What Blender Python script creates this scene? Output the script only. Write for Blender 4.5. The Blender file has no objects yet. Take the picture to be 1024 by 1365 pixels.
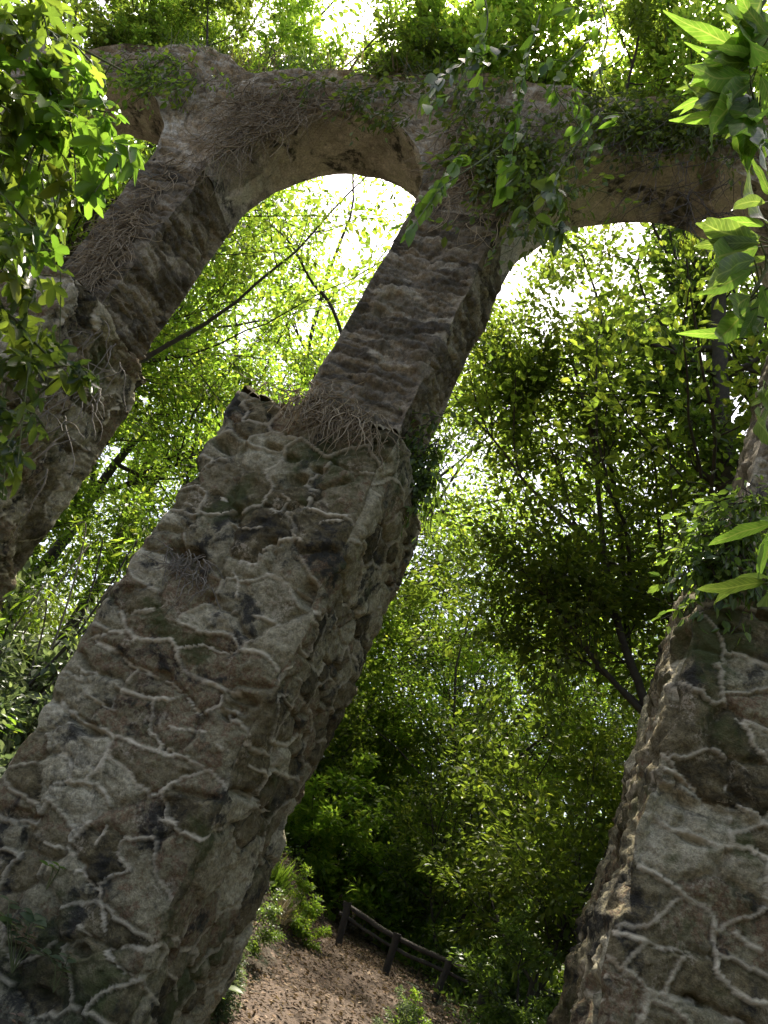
import bpy, math, random
import numpy as np
from mathutils import Vector, Matrix
PI = math.pi
RNG = np.random.default_rng(7)
SC = bpy.context.scene
COL = SC.collection

# ------------------------------------------------------------------ camera
F_PX, PITCH, ROLL, YAW = 1025.2, math.radians(23.88), math.radians(25.35), math.radians(19.54)
CAM = np.array([0.0, -6.0, 1.6])
_fw0 = np.array([-math.sin(YAW), math.cos(YAW), 0]); _r0 = np.array([math.cos(YAW), math.sin(YAW), 0]); _z = np.array([0, 0, 1.0])
FW = _fw0*math.cos(PITCH) + _z*math.sin(PITCH); _u0 = _z*math.cos(PITCH) - _fw0*math.sin(PITCH)
SR = math.cos(ROLL)*_r0 + math.sin(ROLL)*_u0; SU = -math.sin(ROLL)*_r0 + math.cos(ROLL)*_u0

def ray(px, py):
    return FW + (px-512)/F_PX*SR - (py-682.5)/F_PX*SU
def at(px, py, dist):            # point seen at a photo pixel, at a horizontal distance from the camera
    d = ray(px, py); return CAM + d*dist/math.hypot(d[0], d[1])
def aty(px, py, y):              # point seen at a photo pixel on the plane y = const
    d = ray(px, py); return CAM + d*(y-CAM[1])/d[1]

cd = bpy.data.cameras.new('camera'); co = bpy.data.objects.new('camera', cd); COL.objects.link(co)
M = Matrix(((SR[0], SU[0], -FW[0], CAM[0]), (SR[1], SU[1], -FW[1], CAM[1]), (SR[2], SU[2], -FW[2], CAM[2]), (0, 0, 0, 1)))
co.matrix_world = M
cd.sensor_fit = 'HORIZONTAL'; cd.sensor_width = 36; cd.lens = 36*F_PX/1024; cd.clip_end = 2000; cd.clip_start = 0.05
SC.camera = co

# ------------------------------------------------------------------ light
SUN_EL, SUN_AZ = math.radians(66), math.radians(-32)      # azimuth from +y, negative to the left
w = bpy.data.worlds.new('World'); SC.world = w; w.use_nodes = True
nt = w.node_tree; bg = nt.nodes['Background']
sky = nt.nodes.new('ShaderNodeTexSky'); sky.sky_type = 'NISHITA'; sky.sun_disc = False
sky.sun_elevation = SUN_EL; sky.sun_rotation = SUN_AZ; sky.air_density = .75; sky.dust_density = 5.0; sky.ozone_density = 0.2
nt.links.new(sky.outputs[0], bg.inputs[0]); bg.inputs[1].default_value = 0.15
sl = bpy.data.lights.new('sun', 'SUN'); sl.energy = 5.0; sl.angle = math.radians(0.6); sl.color = (1, 0.93, 0.80)
so = bpy.data.objects.new('sun', sl); COL.objects.link(so)
sd = Vector((math.cos(SUN_EL)*math.sin(SUN_AZ), math.cos(SUN_EL)*math.cos(SUN_AZ), math.sin(SUN_EL)))
so.rotation_euler = sd.to_track_quat('Z', 'Y').to_euler(); so.location = (-20, 30, 50)
SC.view_settings.view_transform = 'Standard'; SC.view_settings.look = 'None'
SC.view_settings.exposure = 1.6; SC.view_settings.gamma = 1
SC.cycles.max_bounces = 10; SC.cycles.diffuse_bounces = 8; SC.cycles.transmission_bounces = 8; SC.cycles.glossy_bounces = 2
SC.cycles.use_denoising = True; SC.cycles.sample_clamp_indirect = 6

# ------------------------------------------------------------------ numpy noise
def _hash(ix, iy, iz, seed=0):
    h = (ix.astype(np.int64)*374761393 + iy.astype(np.int64)*668265263 + iz.astype(np.int64)*2147483647 + seed*1274126177) & 0xffffffff
    h = ((h ^ (h >> 13))*1274126177) & 0xffffffff
    h = ((h ^ (h >> 16))*2246822519) & 0xffffffff
    h = h ^ (h >> 15)
    return (h & 0xffffff)/float(0x1000000)
def vnoise(p, seed=0):
    i = np.floor(p); f = p-i; f = f*f*(3-2*f); i = i.astype(np.int64)
    r = 0
    for dx in (0, 1):
        wx = f[:, 0] if dx else 1-f[:, 0]
        for dy in (0, 1):
            wy = f[:, 1] if dy else 1-f[:, 1]
            for dz in (0, 1):
                wz = f[:, 2] if dz else 1-f[:, 2]
                r = r + wx*wy*wz*_hash(i[:, 0]+dx, i[:, 1]+dy, i[:, 2]+dz, seed)
    return r*2-1
def fbm(p, oct=4, seed=0):
    a, s, r = 1.0, 1.0, 0
    for o in range(oct):
        r = r + a*vnoise(p*s + 17.3*o, seed+o); a *= 0.5; s *= 2.03
    return r
def voronoi(p, seed=0, jit=0.85):
    """F1, F2 and the ids of the two nearest cells of a jittered lattice"""
    i = np.floor(p).astype(np.int64); n = len(p)
    f1 = np.full(n, 9.0); f2 = np.full(n, 9.0); a1 = np.zeros(n); a2 = np.zeros(n)
    for dx in (-1, 0, 1):
        for dy in (-1, 0, 1):
            for dz in (-1, 0, 1):
                cx, cy, cz = i[:, 0]+dx, i[:, 1]+dy, i[:, 2]+dz
                q = np.stack([cx+.5+jit*(_hash(cx, cy, cz, seed+1)-.5), cy+.5+jit*(_hash(cx, cy, cz, seed+2)-.5), cz+.5+jit*(_hash(cx, cy, cz, seed+3)-.5)], 1)
                d = np.sqrt(((p-q)**2).sum(1)); h = _hash(cx, cy, cz, seed+4)
                c = d < f1; c2 = (~c) & (d < f2)
                f2 = np.where(c, f1, np.where(c2, d, f2)); a2 = np.where(c, a1, np.where(c2, h, a2))
                f1 = np.where(c, d, f1); a1 = np.where(c, h, a1)
    return f1, f2, a1, a2
def sstep(a, b, x):
    t = np.clip((x-a)/(b-a), 0, 1); return t*t*(3-2*t)

# ------------------------------------------------------------------ mesh helpers
class MB:
    def __init__(s): s.v = []; s.f = []; s.n = 0; s.mi = []; s.at = []
    def add(s, V, F, mi=0, attr=None):           # F: (m,k) int array, k 3 or 4
        V = np.asarray(V, float); F = np.asarray(F, int)
        s.v.append(V); s.f.append(F+s.n); s.mi.append(np.full(len(F), mi)); s.n += len(V)
        s.at.append(attr if attr is not None else None)
    def build(s, name, mats, parent=None, smooth=True, attrs=()):
        me = bpy.data.meshes.new(name)
        V = np.concatenate(s.v)
        me.vertices.add(len(V)); me.vertices.foreach_set('co', V.astype(np.float32).ravel())
        lt = np.concatenate([np.full(len(f), f.shape[1]) for f in s.f]); lv = np.concatenate([f.ravel() for f in s.f])
        ls = np.concatenate([[0], np.cumsum(lt)[:-1]])
        me.loops.add(len(lv)); me.loops.foreach_set('vertex_index', lv.astype(np.int32))
        me.polygons.add(len(lt)); me.polygons.foreach_set('loop_start', ls.astype(np.int32))
        try: me.polygons.foreach_set('loop_total', lt.astype(np.int32))
        except Exception: pass
        for m in (mats if isinstance(mats, (list, tuple)) else [mats]): me.materials.append(m)
        me.polygons.foreach_set('material_index', np.concatenate(s.mi).astype(np.int32))
        me.polygons.foreach_set('use_smooth', np.full(len(lt), smooth))
        for k, an in enumerate(attrs):
            a = me.attributes.new(an, 'FLOAT', 'POINT')
            vals = np.concatenate([(t[k] if t is not None else np.zeros(len(v))) for t, v in zip(s.at, s.v)])
            a.data.foreach_set('value', vals.astype(np.float32))
        me.update(calc_edges=True)
        o = bpy.data.objects.new(name, me); COL.objects.link(o)
        if parent is not None: o.parent = parent
        return o
def gridF(nu, nv, flip=False):
    i = np.arange(nu*nv).reshape(nu, nv)
    F = np.stack([i[:-1, :-1], i[1:, :-1], i[1:, 1:], i[:-1, 1:]], -1).reshape(-1, 4)
    return F[:, ::-1] if flip else F
def tube(mb, pts, rad, sides=6, mi=0, cap=True):
    pts = np.asarray(pts, float); n = len(pts); rad = np.broadcast_to(np.asarray(rad, float), (n,))
    t = np.gradient(pts, axis=0); t /= np.linalg.norm(t, axis=1)[:, None]+1e-9
    up = np.array([0.31, 0.21, 0.93]); a = np.cross(t, up); a /= np.linalg.norm(a, axis=1)[:, None]+1e-9
    b = np.cross(t, a); ang = np.arange(sides)*2*PI/sides
    V = pts[:, None, :] + rad[:, None, None]*(np.cos(ang)[None, :, None]*a[:, None, :] + np.sin(ang)[None, :, None]*b[:, None, :])
    i = np.arange(n*sides).reshape(n, sides); j = np.roll(i, -1, 1)
    F = np.stack([i[:-1], j[:-1], j[1:], i[1:]], -1).reshape(-1, 4)
    mb.add(V.reshape(-1, 3), F, mi)
def smooth_path(pts, n=24):
    pts = np.asarray(pts, float); m = len(pts)
    P = np.vstack([2*pts[0]-pts[1], pts, 2*pts[-1]-pts[-2]])
    out = []
    for u in np.linspace(0, m-1-1e-6, n):
        k = int(u); t = u-k; p0, p1, p2, p3 = P[k], P[k+1], P[k+2], P[k+3]
        out.append(0.5*((2*p1)+(-p0+p2)*t+(2*p0-5*p1+4*p2-p3)*t*t+(-p0+3*p1-3*p2+p3)*t**3))
    return np.array(out)
def tag(o, label=None, cat=None, group=None, kind=None):
    if label: o['label'] = label
    if cat: o['category'] = cat
    if group: o['group'] = group
    if kind: o['kind'] = kind
    return o
def empty(name, loc=(0, 0, 0)):
    o = bpy.data.objects.new(name, None); COL.objects.link(o); o.location = loc; return o
def copy_tree(o, parent=None):
    c = o.copy(); COL.objects.link(c)
    if parent is not None: c.parent = parent
    for ch in list(o.children): copy_tree(ch, c)
    return c

# ------------------------------------------------------------------ materials
def mat(name):
    m = bpy.data.materials.new(name); m.use_nodes = True; t = m.node_tree
    t.nodes.clear(); out = t.nodes.new('ShaderNodeOutputMaterial')
    def N(ty, **kw):
        n = t.nodes.new(ty)
        for k, v in kw.items():
            if k.startswith('i_'):
                key = k[2:]; key = int(key) if key.isdigit() else key
                n.inputs[key].default_value = v
            else: setattr(n, k, v)
        return n
    def L(a, b): t.links.new(a, b)
    return m, N, L, out
def ramp(N, stops, interp='LINEAR'):
    r = N('ShaderNodeValToRGB'); e = r.color_ramp.elements; r.color_ramp.interpolation = interp
    while len(e) < len(stops): e.new(0.5)
    for el, (p, c) in zip(e, stops): el.position = p; el.color = (*c, 1)
    return r
def mixc(N, L, a, b, fac, bt='MIX'):
    m = N('ShaderNodeMix', data_type='RGBA', blend_type=bt)
    for s, v in ((m.inputs[0], fac), (m.inputs[6], a), (m.inputs[7], b)):
        if isinstance(v, (int, float)): s.default_value = v
        elif isinstance(v, tuple): s.default_value = (*v, 1)
        else: L(v, s)
    return m.outputs[2]
def noise(N, L, co, scale, detail=6, rough=0.6, dist=0.0):
    n = N('ShaderNodeTexNoise'); n.inputs['Scale'].default_value = scale; n.inputs['Detail'].default_value = detail
    n.inputs['Roughness'].default_value = rough; n.inputs['Distortion'].default_value = dist; L(co, n.inputs['Vector']); return n.outputs['Fac']
def band(N, L, v, a, b):
    m = N('ShaderNodeMapRange', interpolation_type='SMOOTHSTEP'); L(v, m.inputs[0]); m.inputs[1].default_value = a; m.inputs[2].default_value = b
    return m.outputs[0]
def mul(N, L, a, b):
    m = N('ShaderNodeMath', operation='MULTIPLY')
    for s, v in zip(m.inputs, (a, b)):
        if isinstance(v, (int, float)): s.default_value = v
        else: L(v, s)
    return m.outputs[0]

def stone_mat(name, cols, mortar, moss=0.5, dark=0.6, pale=0.5, bump=0.5, sc=1.0):
    m, N, L, out = mat(name)
    tc = N('ShaderNodeTexCoord').outputs['Object']
    cell = N('ShaderNodeAttribute', attribute_name='cell').outputs['Fac']
    mor = N('ShaderNodeAttribute', attribute_name='mortar').outputs['Fac']
    n1 = noise(N, L, tc, 9*sc, 8, .7); n2 = noise(N, L, tc, 2.2, 6, .65, .6); n3 = noise(N, L, tc, 38*sc, 6, .7); n4 = noise(N, L, tc, 4.1, 7, .7, .4); n5 = noise(N, L, tc, 90, 4, .7)
    k = N('ShaderNodeMath', operation='ADD'); L(mul(N, L, cell, .85), k.inputs[0]); a = N('ShaderNodeMath', operation='MULTIPLY_ADD'); L(n1, a.inputs[0]); a.inputs[1].default_value = 1.1; a.inputs[2].default_value = -.48; L(a.outputs[0], k.inputs[1])
    r = ramp(N, cols); L(k.outputs[0], r.inputs[0]); c = r.outputs[0]
    gr = N('ShaderNodeMapRange'); L(n3, gr.inputs[0]); gr.inputs[1].default_value = .33; gr.inputs[2].default_value = .67; gr.inputs[3].default_value = .58; gr.inputs[4].default_value = 1.38
    g2 = N('ShaderNodeMapRange'); L(n5, g2.inputs[0]); g2.inputs[1].default_value = .33; g2.inputs[2].default_value = .67; g2.inputs[3].default_value = .8; g2.inputs[4].default_value = 1.15
    gg = mul(N, L, gr.outputs[0], g2.outputs[0]); gc = N('ShaderNodeCombineColor'); [L(gg, gc.inputs[q]) for q in range(3)]
    c = mixc(N, L, c, gc.outputs[0], 1.0, 'MULTIPLY')
    c = mixc(N, L, c, (.37, .315, .22), mul(N, L, band(N, L, n4, .54, .65), mul(N, L, band(N, L, n3, .44, .58), pale)))         # pale lichen
    c = mixc(N, L, c, (.018, .018, .015), mul(N, L, band(N, L, n2, .505, .61), mul(N, L, band(N, L, n1, .38, .55), dark)))        # black algae
    c = mixc(N, L, c, (.055, .065, .018), mul(N, L, band(N, L, noise(N, L, tc, 1.3, 7, .7, .3), .52, .66), moss))               # moss
    mc = mixc(N, L, mortar, tuple(x*.55 for x in mortar), band(N, L, n1, .5, .72))
    c = mixc(N, L, c, mc, mor)
    b = N('ShaderNodeBsdfPrincipled', i_Roughness=.93); b.inputs['Specular IOR Level'].default_value = .25; L(c, b.inputs['Base Color'])
    hh = N('ShaderNodeMath', operation='ADD'); L(n3, hh.inputs[0]); L(n1, hh.inputs[1]); h2 = N('ShaderNodeMath', operation='ADD'); L(hh.outputs[0], h2.inputs[0]); L(mul(N, L, n5, .5), h2.inputs[1])
    bp = N('ShaderNodeBump', i_Strength=bump, i_Distance=.03); L(h2.outputs[0], bp.inputs['Height']); L(bp.outputs[0], b.inputs['Normal'])
    L(b.outputs[0], out.inputs[0]); return m
STONE = stone_mat('rubble_stone', [(0, (.045, .037, .018)), (.22, (.145, .117, .058)), (.4, (.225, .192, .112)), (.46, (.17, .105, .058)), (.53, (.215, .187, .108)), (.8, (.33, .292, .185)), (1, (.50, .45, .31))], (.58, .51, .36), .9, .92, .9, .9)
WALLM = stone_mat('old_wall_stone', [(0, (.16, .135, .09)), (.3, (.34, .285, .20)), (.5, (.44, .37, .26)), (.62, (.33, .265, .175)), (.8, (.48, .42, .31)), (1, (.58, .52, .40))], (.30, .26, .2), .25, .5, .4, .8)
COURSE = stone_mat('coursed_slate_stone', [(0, (.06, .05, .034)), (.4, (.155, .13, .088)), (.7, (.22, .18, .12)), (1, (.35, .31, .22))], (.05, .045, .04), .2, .5, .3, .6)
SOFF = stone_mat('plastered_soffit', [(0, (.20, .175, .14)), (.3, (.40, .355, .30)), (.65, (.56, .51, .43)), (1, (.68, .63, .55))], (.12, .10, .08), .2, .9, .5, .4)

def leaf_mat(name, cols, trans=0.55, rough=.45, tcol=2.2, spec=.4):
    m, N, L, out = mat(name)
    isl = N('ShaderNodeNewGeometry').outputs['Random Per Island']
    oi = N('ShaderNodeObjectInfo').outputs['Random']
    r = ramp(N, cols); L(isl, r.inputs[0])
    hs = N('ShaderNodeHueSaturation'); L(r.outputs[0], hs.inputs['Color'])
    v = N('ShaderNodeMapRange'); L(oi, v.inputs[0]); v.inputs[3].default_value = .85; v.inputs[4].default_value = 1.2; L(v.outputs[0], hs.inputs['Value'])
    c = hs.outputs[0]
    b = N('ShaderNodeBsdfPrincipled', i_Roughness=rough); b.inputs['Specular IOR Level'].default_value = spec; L(c, b.inputs['Base Color'])
    tr = N('ShaderNodeBsdfTranslucent'); tc = mixc(N, L, c, (tcol*1.08, tcol*1.12, tcol*.66), 1.0, 'MULTIPLY'); L(tc, tr.inputs[0])
    mx = N('ShaderNodeMixShader'); mx.inputs[0].default_value = trans; L(b.outputs[0], mx.inputs[1]); L(tr.outputs[0], mx.inputs[2])
    L(mx.outputs[0], out.inputs[0]); return m
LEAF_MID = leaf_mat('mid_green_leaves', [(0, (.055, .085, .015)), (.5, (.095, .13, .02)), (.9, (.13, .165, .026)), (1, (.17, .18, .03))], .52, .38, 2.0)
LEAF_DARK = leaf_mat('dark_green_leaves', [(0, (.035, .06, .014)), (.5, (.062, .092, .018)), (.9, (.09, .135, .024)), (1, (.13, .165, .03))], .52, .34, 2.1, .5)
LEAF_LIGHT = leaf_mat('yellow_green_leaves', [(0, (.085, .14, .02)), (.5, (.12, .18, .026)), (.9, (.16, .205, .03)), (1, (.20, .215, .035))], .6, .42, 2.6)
LEAF_GREY = leaf_mat('grey_green_leaves', [(0, (.06, .09, .045)), (.5, (.10, .13, .07)), (1, (.16, .19, .10))], .45, .4, 1.8, .5)
LEAF_FERN = leaf_mat('fresh_leaves', [(0, (.07, .13, .018)), (.6, (.10, .17, .024)), (1, (.15, .20, .03))], .55, .42, 1.9, .35)
DRY = leaf_mat('dry_litter', [(0, (.05, .033, .02)), (.4, (.11, .073, .046)), (.75, (.18, .12, .08)), (1, (.31, .23, .155))], .15, .7, 1.2, .2)
STRAW = leaf_mat('dry_straw', [(0, (.15, .115, .075)), (.5, (.27, .22, .14)), (1, (.42, .35, .24))], .2, .8, 1.2, .15)

def bark_mat(name, c0, c1, sc=8):
    m, N, L, out = mat(name)
    tc = N('ShaderNodeTexCoord').outputs['Object']; n = noise(N, L, tc, sc, 8, .7); n2 = noise(N, L, tc, sc*5, 5, .7)
    r = ramp(N, [(.3, c0), (.7, c1)]); L(n, r.inputs[0])
    b = N('ShaderNodeBsdfPrincipled', i_Roughness=.9); L(r.outputs[0], b.inputs['Base Color'])
    bp = N('ShaderNodeBump', i_Strength=.6, i_Distance=.02); L(n2, bp.inputs['Height']); L(bp.outputs[0], b.inputs['Normal'])
    L(b.outputs[0], out.inputs[0]); return m
BARK = bark_mat('dark_bark', (.025, .02, .016), (.07, .058, .045))
BARK_PALE = bark_mat('pale_bark', (.10, .085, .06), (.24, .21, .16), 12)
STEM = bark_mat('green_stem', (.06, .08, .025), (.11, .12, .04), 10)
WOOD = bark_mat('weathered_dark_wood', (.018, .014, .011), (.055, .045, .036), 6)
ROOT = bark_mat('root_bark', (.16, .14, .105), (.36, .325, .255), 14)

def ground_mat(name, path=False):
    m, N, L, out = mat(name)
    tc = N('ShaderNodeTexCoord').outputs['Object']
    n1 = noise(N, L, tc, .8, 8, .65); n2 = noise(N, L, tc, 14, 8, .75); n3 = noise(N, L, tc, 60, 4, .7)
    r = ramp(N, [(.3, (.05, .036, .025)), (.5, (.11, .076, .053)), (.7, (.19, .135, .095))] if path else [(.3, (.03, .024, .016)), (.5, (.075, .055, .036)), (.7, (.13, .10, .062))]); L(n2, r.inputs[0])
    c = r.outputs[0] if path else mixc(N, L, r.outputs[0], (.03, .045, .014), band(N, L, n1, .5, .62))
    b = N('ShaderNodeBsdfPrincipled', i_Roughness=.95); L(c, b.inputs['Base Color'])
    h = N('ShaderNodeMath', operation='ADD'); L(n2, h.inputs[0]); L(n3, h.inputs[1])
    bp = N('ShaderNodeBump', i_Strength=.8, i_Distance=.05); L(h.outputs[0], bp.inputs['Height']); L(bp.outputs[0], b.inputs['Normal'])
    L(b.outputs[0], out.inputs[0]); return m
GROUND = ground_mat('forest_soil'); PATHM = ground_mat('trodden_earth', True)

# ------------------------------------------------------------------ terrain
def gh(x, y):
    x = np.atleast_1d(np.asarray(x, float)); y = np.atleast_1d(np.asarray(y, float))
    P = np.stack([x*.35, y*.35, x*0+.5], 1)
    h = 0.12*fbm(P, 3, 31)
    h = h + 1.0*sstep(2, 7, y)*sstep(-2.0, -3.8, x+0.10*y)                # bank behind the middle pier, left of the path
    h = h + 0.42*sstep(2, 8, y)*(1-sstep(12, 20, x+y*.2))
    h = h + 1.0*sstep(-5.0, -9.0, x)*sstep(-6, 2, y)                  # rises to the left
    h = h - 2.0*sstep(1.5, 9, x+.34*(y-11))*sstep(6, 14, y)            # drops away past the railing
    h = h + 6*sstep(30, 110, np.hypot(x, y))
    return h
def grid_terrain(xs, ys):
    X, Y = np.meshgrid(xs, ys, indexing='ij'); x = X.ravel(); y = Y.ravel()
    z = gh(x, y) + 0.02*fbm(np.stack([x*4, y*4, x*0], 1), 3, 5)
    return np.stack([x, y, z], 1), gridF(len(xs), len(ys))
def spaced(a, b, c, near, far):
    u = np.linspace(-1, 1, 240); s = np.sinh(u*5)/np.sinh(5)
    return c + np.where(s < 0, s*(c-a), s*(b-c))
mb = MB(); V, F = grid_terrain(spaced(-300, 300, -1, 0, 0), spaced(-300, 300, 2, 0, 0)); mb.add(V, F)
tag(mb.build('ground', GROUND), kind='structure')
def path_x(y): return -1.6 - 0.17*(y-2) + .5*np.sin(y*.25)
ys = np.linspace(-8, 26, 180); us = np.linspace(-1, 1, 16)
Y, U = np.meshgrid(ys, us, indexing='ij'); y = Y.ravel(); wdt = 1.15+.25*vnoise(np.stack([y*.8, U.ravel()*3, y*0], 1), 3)
x = path_x(y)+U.ravel()*wdt
z = gh(x, y)+.03 + .02*fbm(np.stack([x*4, y*4, x*0], 1), 3, 5) - .05*np.abs(U.ravel())**3 + .02*fbm(np.stack([x*7, y*7, x*0], 1), 2, 9)
mb = MB(); mb.add(np.stack([x, y, z], 1), gridF(len(ys), len(us), True)); tag(mb.build('path', PATHM), kind='structure')

# ------------------------------------------------------------------ aqueduct
X1, X2, X3, X4, PER = -6.30, -3.42, -2.36, 0.77, 4.11
ZS, RISE, TH, ZLOW, ZTOP = 8.29, 1.52, 1.0, 4.93, 10.53
aq = empty('aqueduct', (X2, 0, 0))
tag(aq, 'tall ruined stone aqueduct of rubble piers and round arches, overgrown by forest', 'aqueduct')
OFF = np.array([X2, 0, 0.0])
def patch(P, Nn, size, seed, ridge, bump, ridgeh, cell=(.36, .36, .24), warp=.10, rw=.05, presence=.55, lowamp=.05, dents=(), fine=.012, ribs=None):
    """displace points P along Nn like rubble masonry: bulging stones, raised mortar ribs, recessed joints"""
    wv = np.stack([fbm(P*1.7+5, 4, seed+11), fbm(P*1.7+31, 4, seed+12), fbm(P*1.7+57, 4, seed+13)], 1)
    q = (P + wv*warp)/np.array(cell)
    f1, f2, a, b = voronoi(q, seed)
    e = (f2-f1)*cell[0]*.5                                             # about the distance to the joint, in metres
    pres = (np.modf((a+b)*97.13)[0] < presence).astype(float)
    rwv = rw*(.6+.5*np.modf((a+b)*53.7)[0])*(1+.5*vnoise(P*13, seed+3))
    brk = sstep(-.35, .25, fbm(P*2.9+9, 2, seed+33)); pres = pres*sstep(.05, .3, brk); rib = np.clip(1-(e/(rwv*.5*(.45+.55*brk)))**2, 0, 1)*pres
    joint = np.clip(1-e/(rw*.9), 0, 1)*(1-pres)
    st = sstep(0, .10, e)
    ht = (np.modf(a*31.7)[0]-.5)*bump*1.2 + bump*st*.8 + ridgeh*np.sqrt(rib) - joint*(.045 if ribs is not None else bump*.9)*sstep(-.3, .4, fbm(P*2.1+3, 2, seed+35))
    g1, g2_, ga, gb = voronoi((P+wv*.05)/np.array([.13, .13, .085]), seed+200)
    ht = ht + lowamp*fbm(P*1.6, 3, seed+21) - fine*1.2*sstep(.14, .0, g2_-g1) + fine*1.2*(np.modf(ga*41.3)[0]-.5) - fine*.8*g1 + fine*.8*fbm(P*14, 4, seed+22) + .35*fine*fbm(P*45, 2, seed+23)
    for (c, r, d) in dents:
        dd = np.sqrt((((P-np.array(c))/np.array(r))**2).sum(1))+.35*vnoise(P*9, seed+41); ht = ht - d*sstep(1.1, .45, dd)
    mk = sstep(.15, .6, rib)*ridge*(.55 if ribs is not None else 1)
    if ribs is not None:
        rd = rib_field(P+.008*wv, ribs)*(1.25+.45*vnoise(P*31, seed+8)+.3*vnoise(P*9, seed+7)); rr = np.clip(1-(rd/1.35)**2, 0, 1); ht = ht - .022*sstep(7.0, 1.5, rd) + .046*rr**.7
        mk = np.maximum(mk, sstep(.0, .3, rr)*(.7+.3*sstep(-.5, .3, fbm(P*5, 3, seed+51))))
    return P + Nn*ht[:, None], (mk, a)

# raised mortar ribs as the photo shows them (photo pixels, laid onto the pier faces as real ridges)
RIB_MID = [
  [(148,805),(164,816),(172,834),(182,848),(191,854),(225,854),(236,863),(240,877),(250,895),(273,906),(297,918),(328,926)],
  [(168,822),(195,818),(219,811)],
  [(125,850),(148,846),(172,843)],
  [(129,854),(156,869),(184,887),(211,900),(230,910),(250,932),(268,951)],
  [(230,828),(254,834),(273,843),(301,844),(316,852),(320,865)],
  [(236,863),(266,861),(293,865),(332,866),(352,871),(367,885),(379,893),(396,883)],
  [(340,820),(359,822),(383,840)],
  [(105,891),(121,893),(137,898),(152,898)],
  [(113,896),(117,920),(137,932),(156,945),(172,963),(191,973),(211,977),(225,994),(250,1010),(273,1021)],
  [(74,928),(92,951),(113,967),(137,977),(160,986),(188,990),(219,1000),(242,1008)],
  [(152,902),(158,916),(180,922),(219,932),(238,930)],
  [(219,963),(238,969),(262,969),(273,975),(285,988),(297,998),(312,998)],
  [(268,951),(289,941),(297,926)],
  [(297,945),(320,953)],
  [(273,1027),(250,1033),(230,1043),(211,1055),(188,1064),(164,1068),(145,1076)],
  [(145,1076),(133,1057),(117,1049),(94,1045),(70,1051),(55,1062),(39,1086)],
  [(94,1043),(90,1020),(78,1010),(62,1004)],
  [(145,1076),(117,1098),(94,1113),(90,1131)],
  [(199,1088),(219,1094),(238,1107),(266,1117),(289,1109),(312,1098),(340,1082),(363,1080)],
  [(297,1043),(312,1057),(332,1062),(348,1078)],
  [(336,1020),(352,1031),(375,1029),(395,1037)],
  [(352,1031),(340,1051),(338,1062)],
  [(359,988),(379,994),(395,984)],
  [(133,1121),(156,1137),(172,1148)],
  [(113,1145),(129,1121),(141,1098)],
  [(150,988),(139,1016),(129,1035)],
  [(156,918),(154,941)],
  [(172,963),(166,980)],
  [(363,953),(371,934),(387,922)],
  [(242,671),(261,682),(285,686),(304,682),(324,680),(345,669)],
  [(292,661),(308,677),(324,681)],
  [(345,669),(363,680),(378,696),(394,720),(414,729)],
  [(363,682),(375,684),(382,675)],
  [(375,663),(394,675),(414,680),(437,688),(464,688),(480,684)],
  [(414,680),(416,665),(406,649)],
  [(308,698),(324,706),(351,710)],
  [(351,739),(367,727),(394,721)],
  [(304,735),(320,745),(343,751),(347,739)],
  [(351,764),(375,774),(398,784),(414,792)],
  [(421,712),(433,698),(460,696)],
  [(421,798),(437,778),(443,762)],
  [(289,612),(320,624)],
  [(418,809),(427,827),(437,813)],
  [(464,802),(480,817),(492,829)],
  [(312,762),(318,782),(316,802)],
  [(277,809),(308,815),(320,813)],
  [(230,698),(261,702)],
  [(134,1122),(153,1136),(175,1152),(203,1159),(219,1161)],
  [(134,1172),(153,1162),(175,1158)],
  [(19,1144),(34,1116),(50,1094),(72,1059)],
  [(56,1194),(78,1184),(100,1166),(119,1141),(134,1112),(144,1094)],
  [(94,1122),(106,1106),(125,1091),(141,1080)],
  [(56,1125),(78,1131),(97,1134),(109,1144)],
  [(128,1184),(134,1212),(138,1238),(138,1250),(145,1266)],
  [(91,1234),(112,1244),(131,1253),(141,1266),(153,1281),(162,1297),(175,1300)],
  [(145,1266),(162,1261),(181,1261),(197,1264),(212,1259),(219,1266),(225,1275)],
  [(175,1303),(184,1322),(200,1328),(212,1309),(225,1288),(247,1266),(259,1266)],
  [(247,1266),(241,1250),(222,1250)],
  [(109,1334),(138,1328),(156,1319),(172,1312)],
  [(106,1159),(116,1178),(128,1188)]]
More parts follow.
